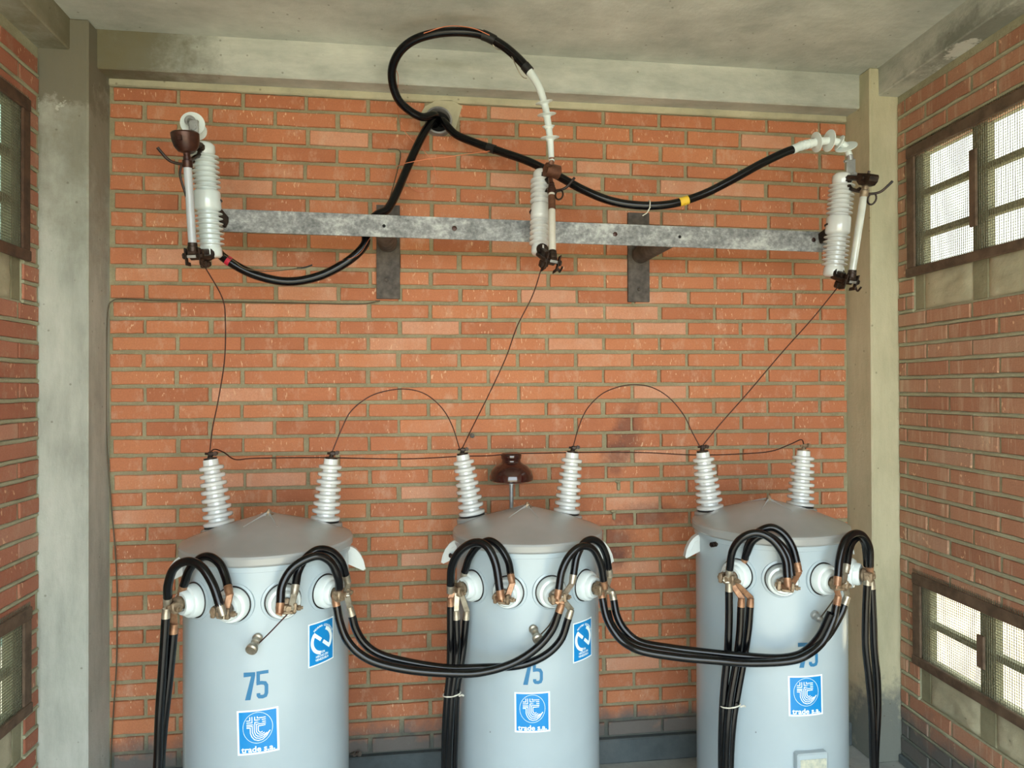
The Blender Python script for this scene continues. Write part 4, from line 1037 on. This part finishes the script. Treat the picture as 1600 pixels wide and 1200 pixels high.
# right-hand transformer
y0, y1, y2, y3 = [cyv(2, k) for k in range(4)]
lvc([(1140, 890), (1145, 860), (1160, 840), (1184, 833), (1208, 845), (1226, 872), (1230, 903)], [y0-.01, y1-.02], 'right tank, big left arch, outer front cable', GA, 'tinned', 'copper', cc(2, 0, -.012), cc(2, 1, -.015))
lvc([(1164, 873), (1170, 850), (1184, 832), (1205, 824), (1224, 834), (1238, 855), (1245, 880)], [y0+.03, y1+.02], 'right tank, big left arch, upper rear cable', GA, 'copper', 'copper', cc(2, 0, .01), cc(2, 1, .016))
lvc([(1166, 866), (1176, 845), (1194, 836), (1214, 846), (1231, 868), (1237, 900)], [y0+.0, y1+.0], 'right tank, big left arch, cable squeezed between the outer two', GA, None, None)
lvc([(1309, 901), (1312, 872), (1320, 846), (1334, 834), (1348, 837), (1358, 856), (1359, 885)], [y2-.01, y3-.01], 'right tank, narrow right arch, outer front cable', GA, 'copper', 'copper', cc(2, 2, -.016), cc(2, 3, -.005))
lvc([(1323, 882), (1326, 862), (1332, 846), (1342, 839), (1351, 848), (1354, 866), (1355, 884)], [y2+.03, y3+.03], 'right tank, narrow right arch, inner rear cable', GA, 'tinned', None, cc(2, 2, .01))
lvc([(1139, 924), (1139, 970), (1137, 1020), (1132, 1070), (1129, 1120), (1128, 1198)], [y0-.01, y0-.01], 'bundle in front of the right tank, leftmost cable', GD, 'tinned', None, cc(2, 0, -.012), floor=True)
lvc([(1158, 948), (1156, 990), (1150, 1040), (1142, 1085), (1137, 1130), (1134, 1198)], [y0-.02, y0-.03], 'bundle in front of the right tank, middle cable with copper lug', GD, 'copper', None, cc(2, 0, .0), floor=True)
lvc([(1172, 948), (1169, 985), (1162, 1030), (1153, 1080), (1145, 1130), (1141, 1198)], [y0+.0, y0-.01], 'bundle in front of the right tank, rightmost cable with copper lug', GD, 'copper', None, cc(2, 0, .01), floor=True)
lvc([(1355, 914), (1353, 960), (1353, 1010), (1358, 1060), (1363, 1120), (1365, 1198)], [y3-.01, y3-.01], 'bundle before the right corner column, left cable', GD, 'tinned', None, cc(2, 3, -.004), floor=True)
lvc([(1362, 920), (1364, 960), (1366, 1010), (1370, 1060), (1371, 1110), (1367, 1198)], [y3+.016, y3+.016], 'bundle before the right corner column, right cable with bright streak', GD, 'tinned', None, cc(2, 3, .006), floor=True)
lvc([(1358, 916), (1358, 960), (1359, 1010), (1363, 1060), (1366, 1120), (1366, 1198)], [y3+.04, y3+.04], 'bundle before the right corner column, cable at the back', GD, None, None, floor=True)

# cable ties
for (x, y, yy, w_, lab) in ((706, 1084, CLP[1][0].y-.002, .030, 'white string tie round the cable bundle left of the middle tank'),
                            (1141, 1101, CLP[2][0].y-.014, .034, 'white string tie round the cable bundle before the right tank')):
    c = at(x, y, yy)
    S = [c+Vector((w_*math.cos(k*.314), .026*math.sin(k*.314), .004*math.cos(k*.314+.5))) for k in range(20)]
    tag(obj('cable_tie', MB().tube(S, .0024, 6, True).tube([c+Vector((w_*.8, -.02, 0)), c+Vector((w_*1.1, -.026, .006)), c+Vector((w_*1.3, -.02, 0))], .003, 6), M['string'], org=c), lab, 'cable tie')
k = nearest(s3, at(1010, 322, -.35)); c = s3[k]
S = [c+Vector((.002*math.sin(j*.4), .021*math.cos(j*.314), .021*math.sin(j*.314))) for j in range(20)]
tag(obj('cable_tie', MB().tube(S, .0022, 6, True).tube([c+Vector((0, -.02, -.01)), c+Vector((-.014, -.018, -.035)), c+Vector((-.03, -.012, -.045))], .0022, 6), M['string'], org=c), 'white string tie on the sagging cable above the right bracket', 'cable tie')

# earthing leads from terminals to the sampling valves
for t, (mid, tgt, lab, m_) in enumerate((((425, 985), (406, 1001), 'thin reddish wire from a terminal to the stud of the left tank', 'wire_dark'),
                                     ((860, 974), (843, 988), 'thin grey wire from a terminal to the stud of the middle tank', 'wire_grey'),
                                     ((1297, 945), (1275, 962), 'thin grey wire from a terminal to the stud of the right tank', 'wire_grey'))):
    a = CLP[t][2]+Vector((0, 0, -.02)); an, zz = cyl_hit(t, *tgt); e = cyl_pt(t, an, zz, TRAD+.022)
    m2 = (a+e)/2; mm = at(mid[0], mid[1], m2.y-.01)
    cable('earthing_wire', spline([a, mm, e], 6), .0022, M[m_], lab, 'wire', 'earthing wires of the three tanks', 7)

# wall wire along the left column and across the bricks
gw = [at(x, y, yy) for x, y, yy in ((594, 470, -.010), (560, 475, -.012), (450, 473, -.011), (340, 471, -.011), (240, 469, -.011), (190, 467, -.012), (176, 470, -.014))]
gw += [at(x, y, -.02) for x, y in ((169, 482), (166.5, 530), (166, 600), (166, 660), (169, 720), (174, 790), (180, 860), (183, 920), (183, 980), (182, 1040), (178, 1100), (175, 1150), (173, 1200))]
gw.append(Vector((gw[-1].x, -.02, .0)))
cable('wall_wire', spline(gw, 5), .0026, M['wire_grey'], 'thin dull wire stapled across the bricks and down beside the left column', 'wire', seg=7)
# loose thin copper wires about the power cables
cable('copper_strand', spline([at(x, y, d) for x, y, d in ((700, 41, -.41), (660, 50, -.385), (632, 70, -.35), (618, 100, -.29), (622, 120, -.25), (621, 150, -.2), (622, 172, -.14), (626, 195, -.08), (642, 217, -.06), (660, 233, -.05), (676, 256, -.04), (681, 280, -.03), (672, 297, -.03), (652, 299, -.03), (635, 285, -.04), (625, 262, -.10))], 6), .0013, M['wire_copper'], 'fine copper strand curling from the big cable loop down over the bricks', 'wire', seg=6)
cable('copper_strand', spline([at(x, y, d) for x, y, d in ((618, 262, -.18), (630, 256, -.17), (665, 249, -.16), (700, 245, -.16), (735, 240, -.17), (765, 236, -.18))], 6), .0013, M['wire_copper'], 'fine copper strand stretched level between two black cables', 'wire', seg=6)
cable('dark_strand', spline([at(x, y, d) for x, y, d in ((606, 233, -.015), (622, 234, -.02), (626, 243, -.04), (622, 262, -.1), (616, 285, -.15), (609, 310, -.19), (602, 330, -.23))], 6), .0022, M['wire_grey'], 'short dark wire end beside the left-going cable above the bracket', 'wire', seg=6)
S = []
for j in range(40):
    f = j/39; kx = 765+f*60; ky = 52+f*64+8*math.sin(f*9); S.append(at(kx-2, ky+3, -.425-.03*f-.015*math.cos(f*9)))
cable('twisted_strand', S, .0022, M['tinned'], 'grey twisted strand wound round the upper right of the big cable loop', 'wire', seg=6)
cable('copper_strand', spline([at(x, y, d) for x, y, d in ((662, 52, -.41), (700, 41, -.43), (738, 44, -.45), (765, 55, -.455))], 6), .0016, M['wire_copper'], 'fine copper strand lying along the top of the big cable loop', 'wire', seg=6)
cable('copper_strand', spline([at(x, y, d) for x, y, d in ((578, 372, -.31), (560, 398, -.32), (530, 408, -.31), (500, 412, -.3), (470, 419, -.29)) ], 6), .0015, M['wire_copper'], 'fine copper strand hanging inside the curve of the left-hand cable', 'wire', seg=6)
cable('dark_strand', spline([at(x, y, d) for x, y, d in ((488, 414, -.30), (476, 418, -.30), (464, 419, -.30))], 5), .0032, M['rubber'], 'short black taped end at the tip of the copper strand', 'wire', seg=8)
cable('dark_strand', spline([at(x, y, d) for x, y, d in ((350, 398, -.36), (366, 408, -.36), (385, 420, -.345), (420, 424, -.33), (470, 419, -.31))], 6), .0018, M['wire_grey'], 'thin olive wire running above the lowest part of the left-hand cable', 'wire', seg=6)

# small wall fittings
for (x, y, lab) in ((737, 680, 'small grey bolt in the wall just above the left bushing of the middle tank'),
                    (619, 1172, 'rusty bolt sticking out low on the wall between the left and middle tanks')):
    p = at(x, y, 0)
    dv = Vector((.0, -1, 0)) if y < 900 else Vector((.75, -.6, .25)).normalized()
    if y > 900: p = at(549, 1178, 0)
    tag(obj('wall_bolt', MB().cyl(p, p+dv*(.035 if y < 900 else .05), .006, 10).lathe([(.011, 0), (.011, .008)], p+dv*.018, dv, 6).lathe([(.011, 0), (.011, .008)], p+dv*(.03 if y < 900 else .045), dv, 6), M['plate'], org=p), lab, 'bolt')
for (x, y, lab) in ((966, 760, 'upper of two small cement plugs in the wall right of the middle tank'), (959, 806, 'lower of two small cement plugs in the wall right of the middle tank')):
    p = at(x, y, 0); tag(obj('wall_plug', MB().cbox(p-Y*.004, (.016, .016, .036), ch=.005).cbox(p-Y*.006+Z*.022-X*.004, (.024, .014, .012), ch=.004), M['mortar'], org=p), lab, 'wall plug')
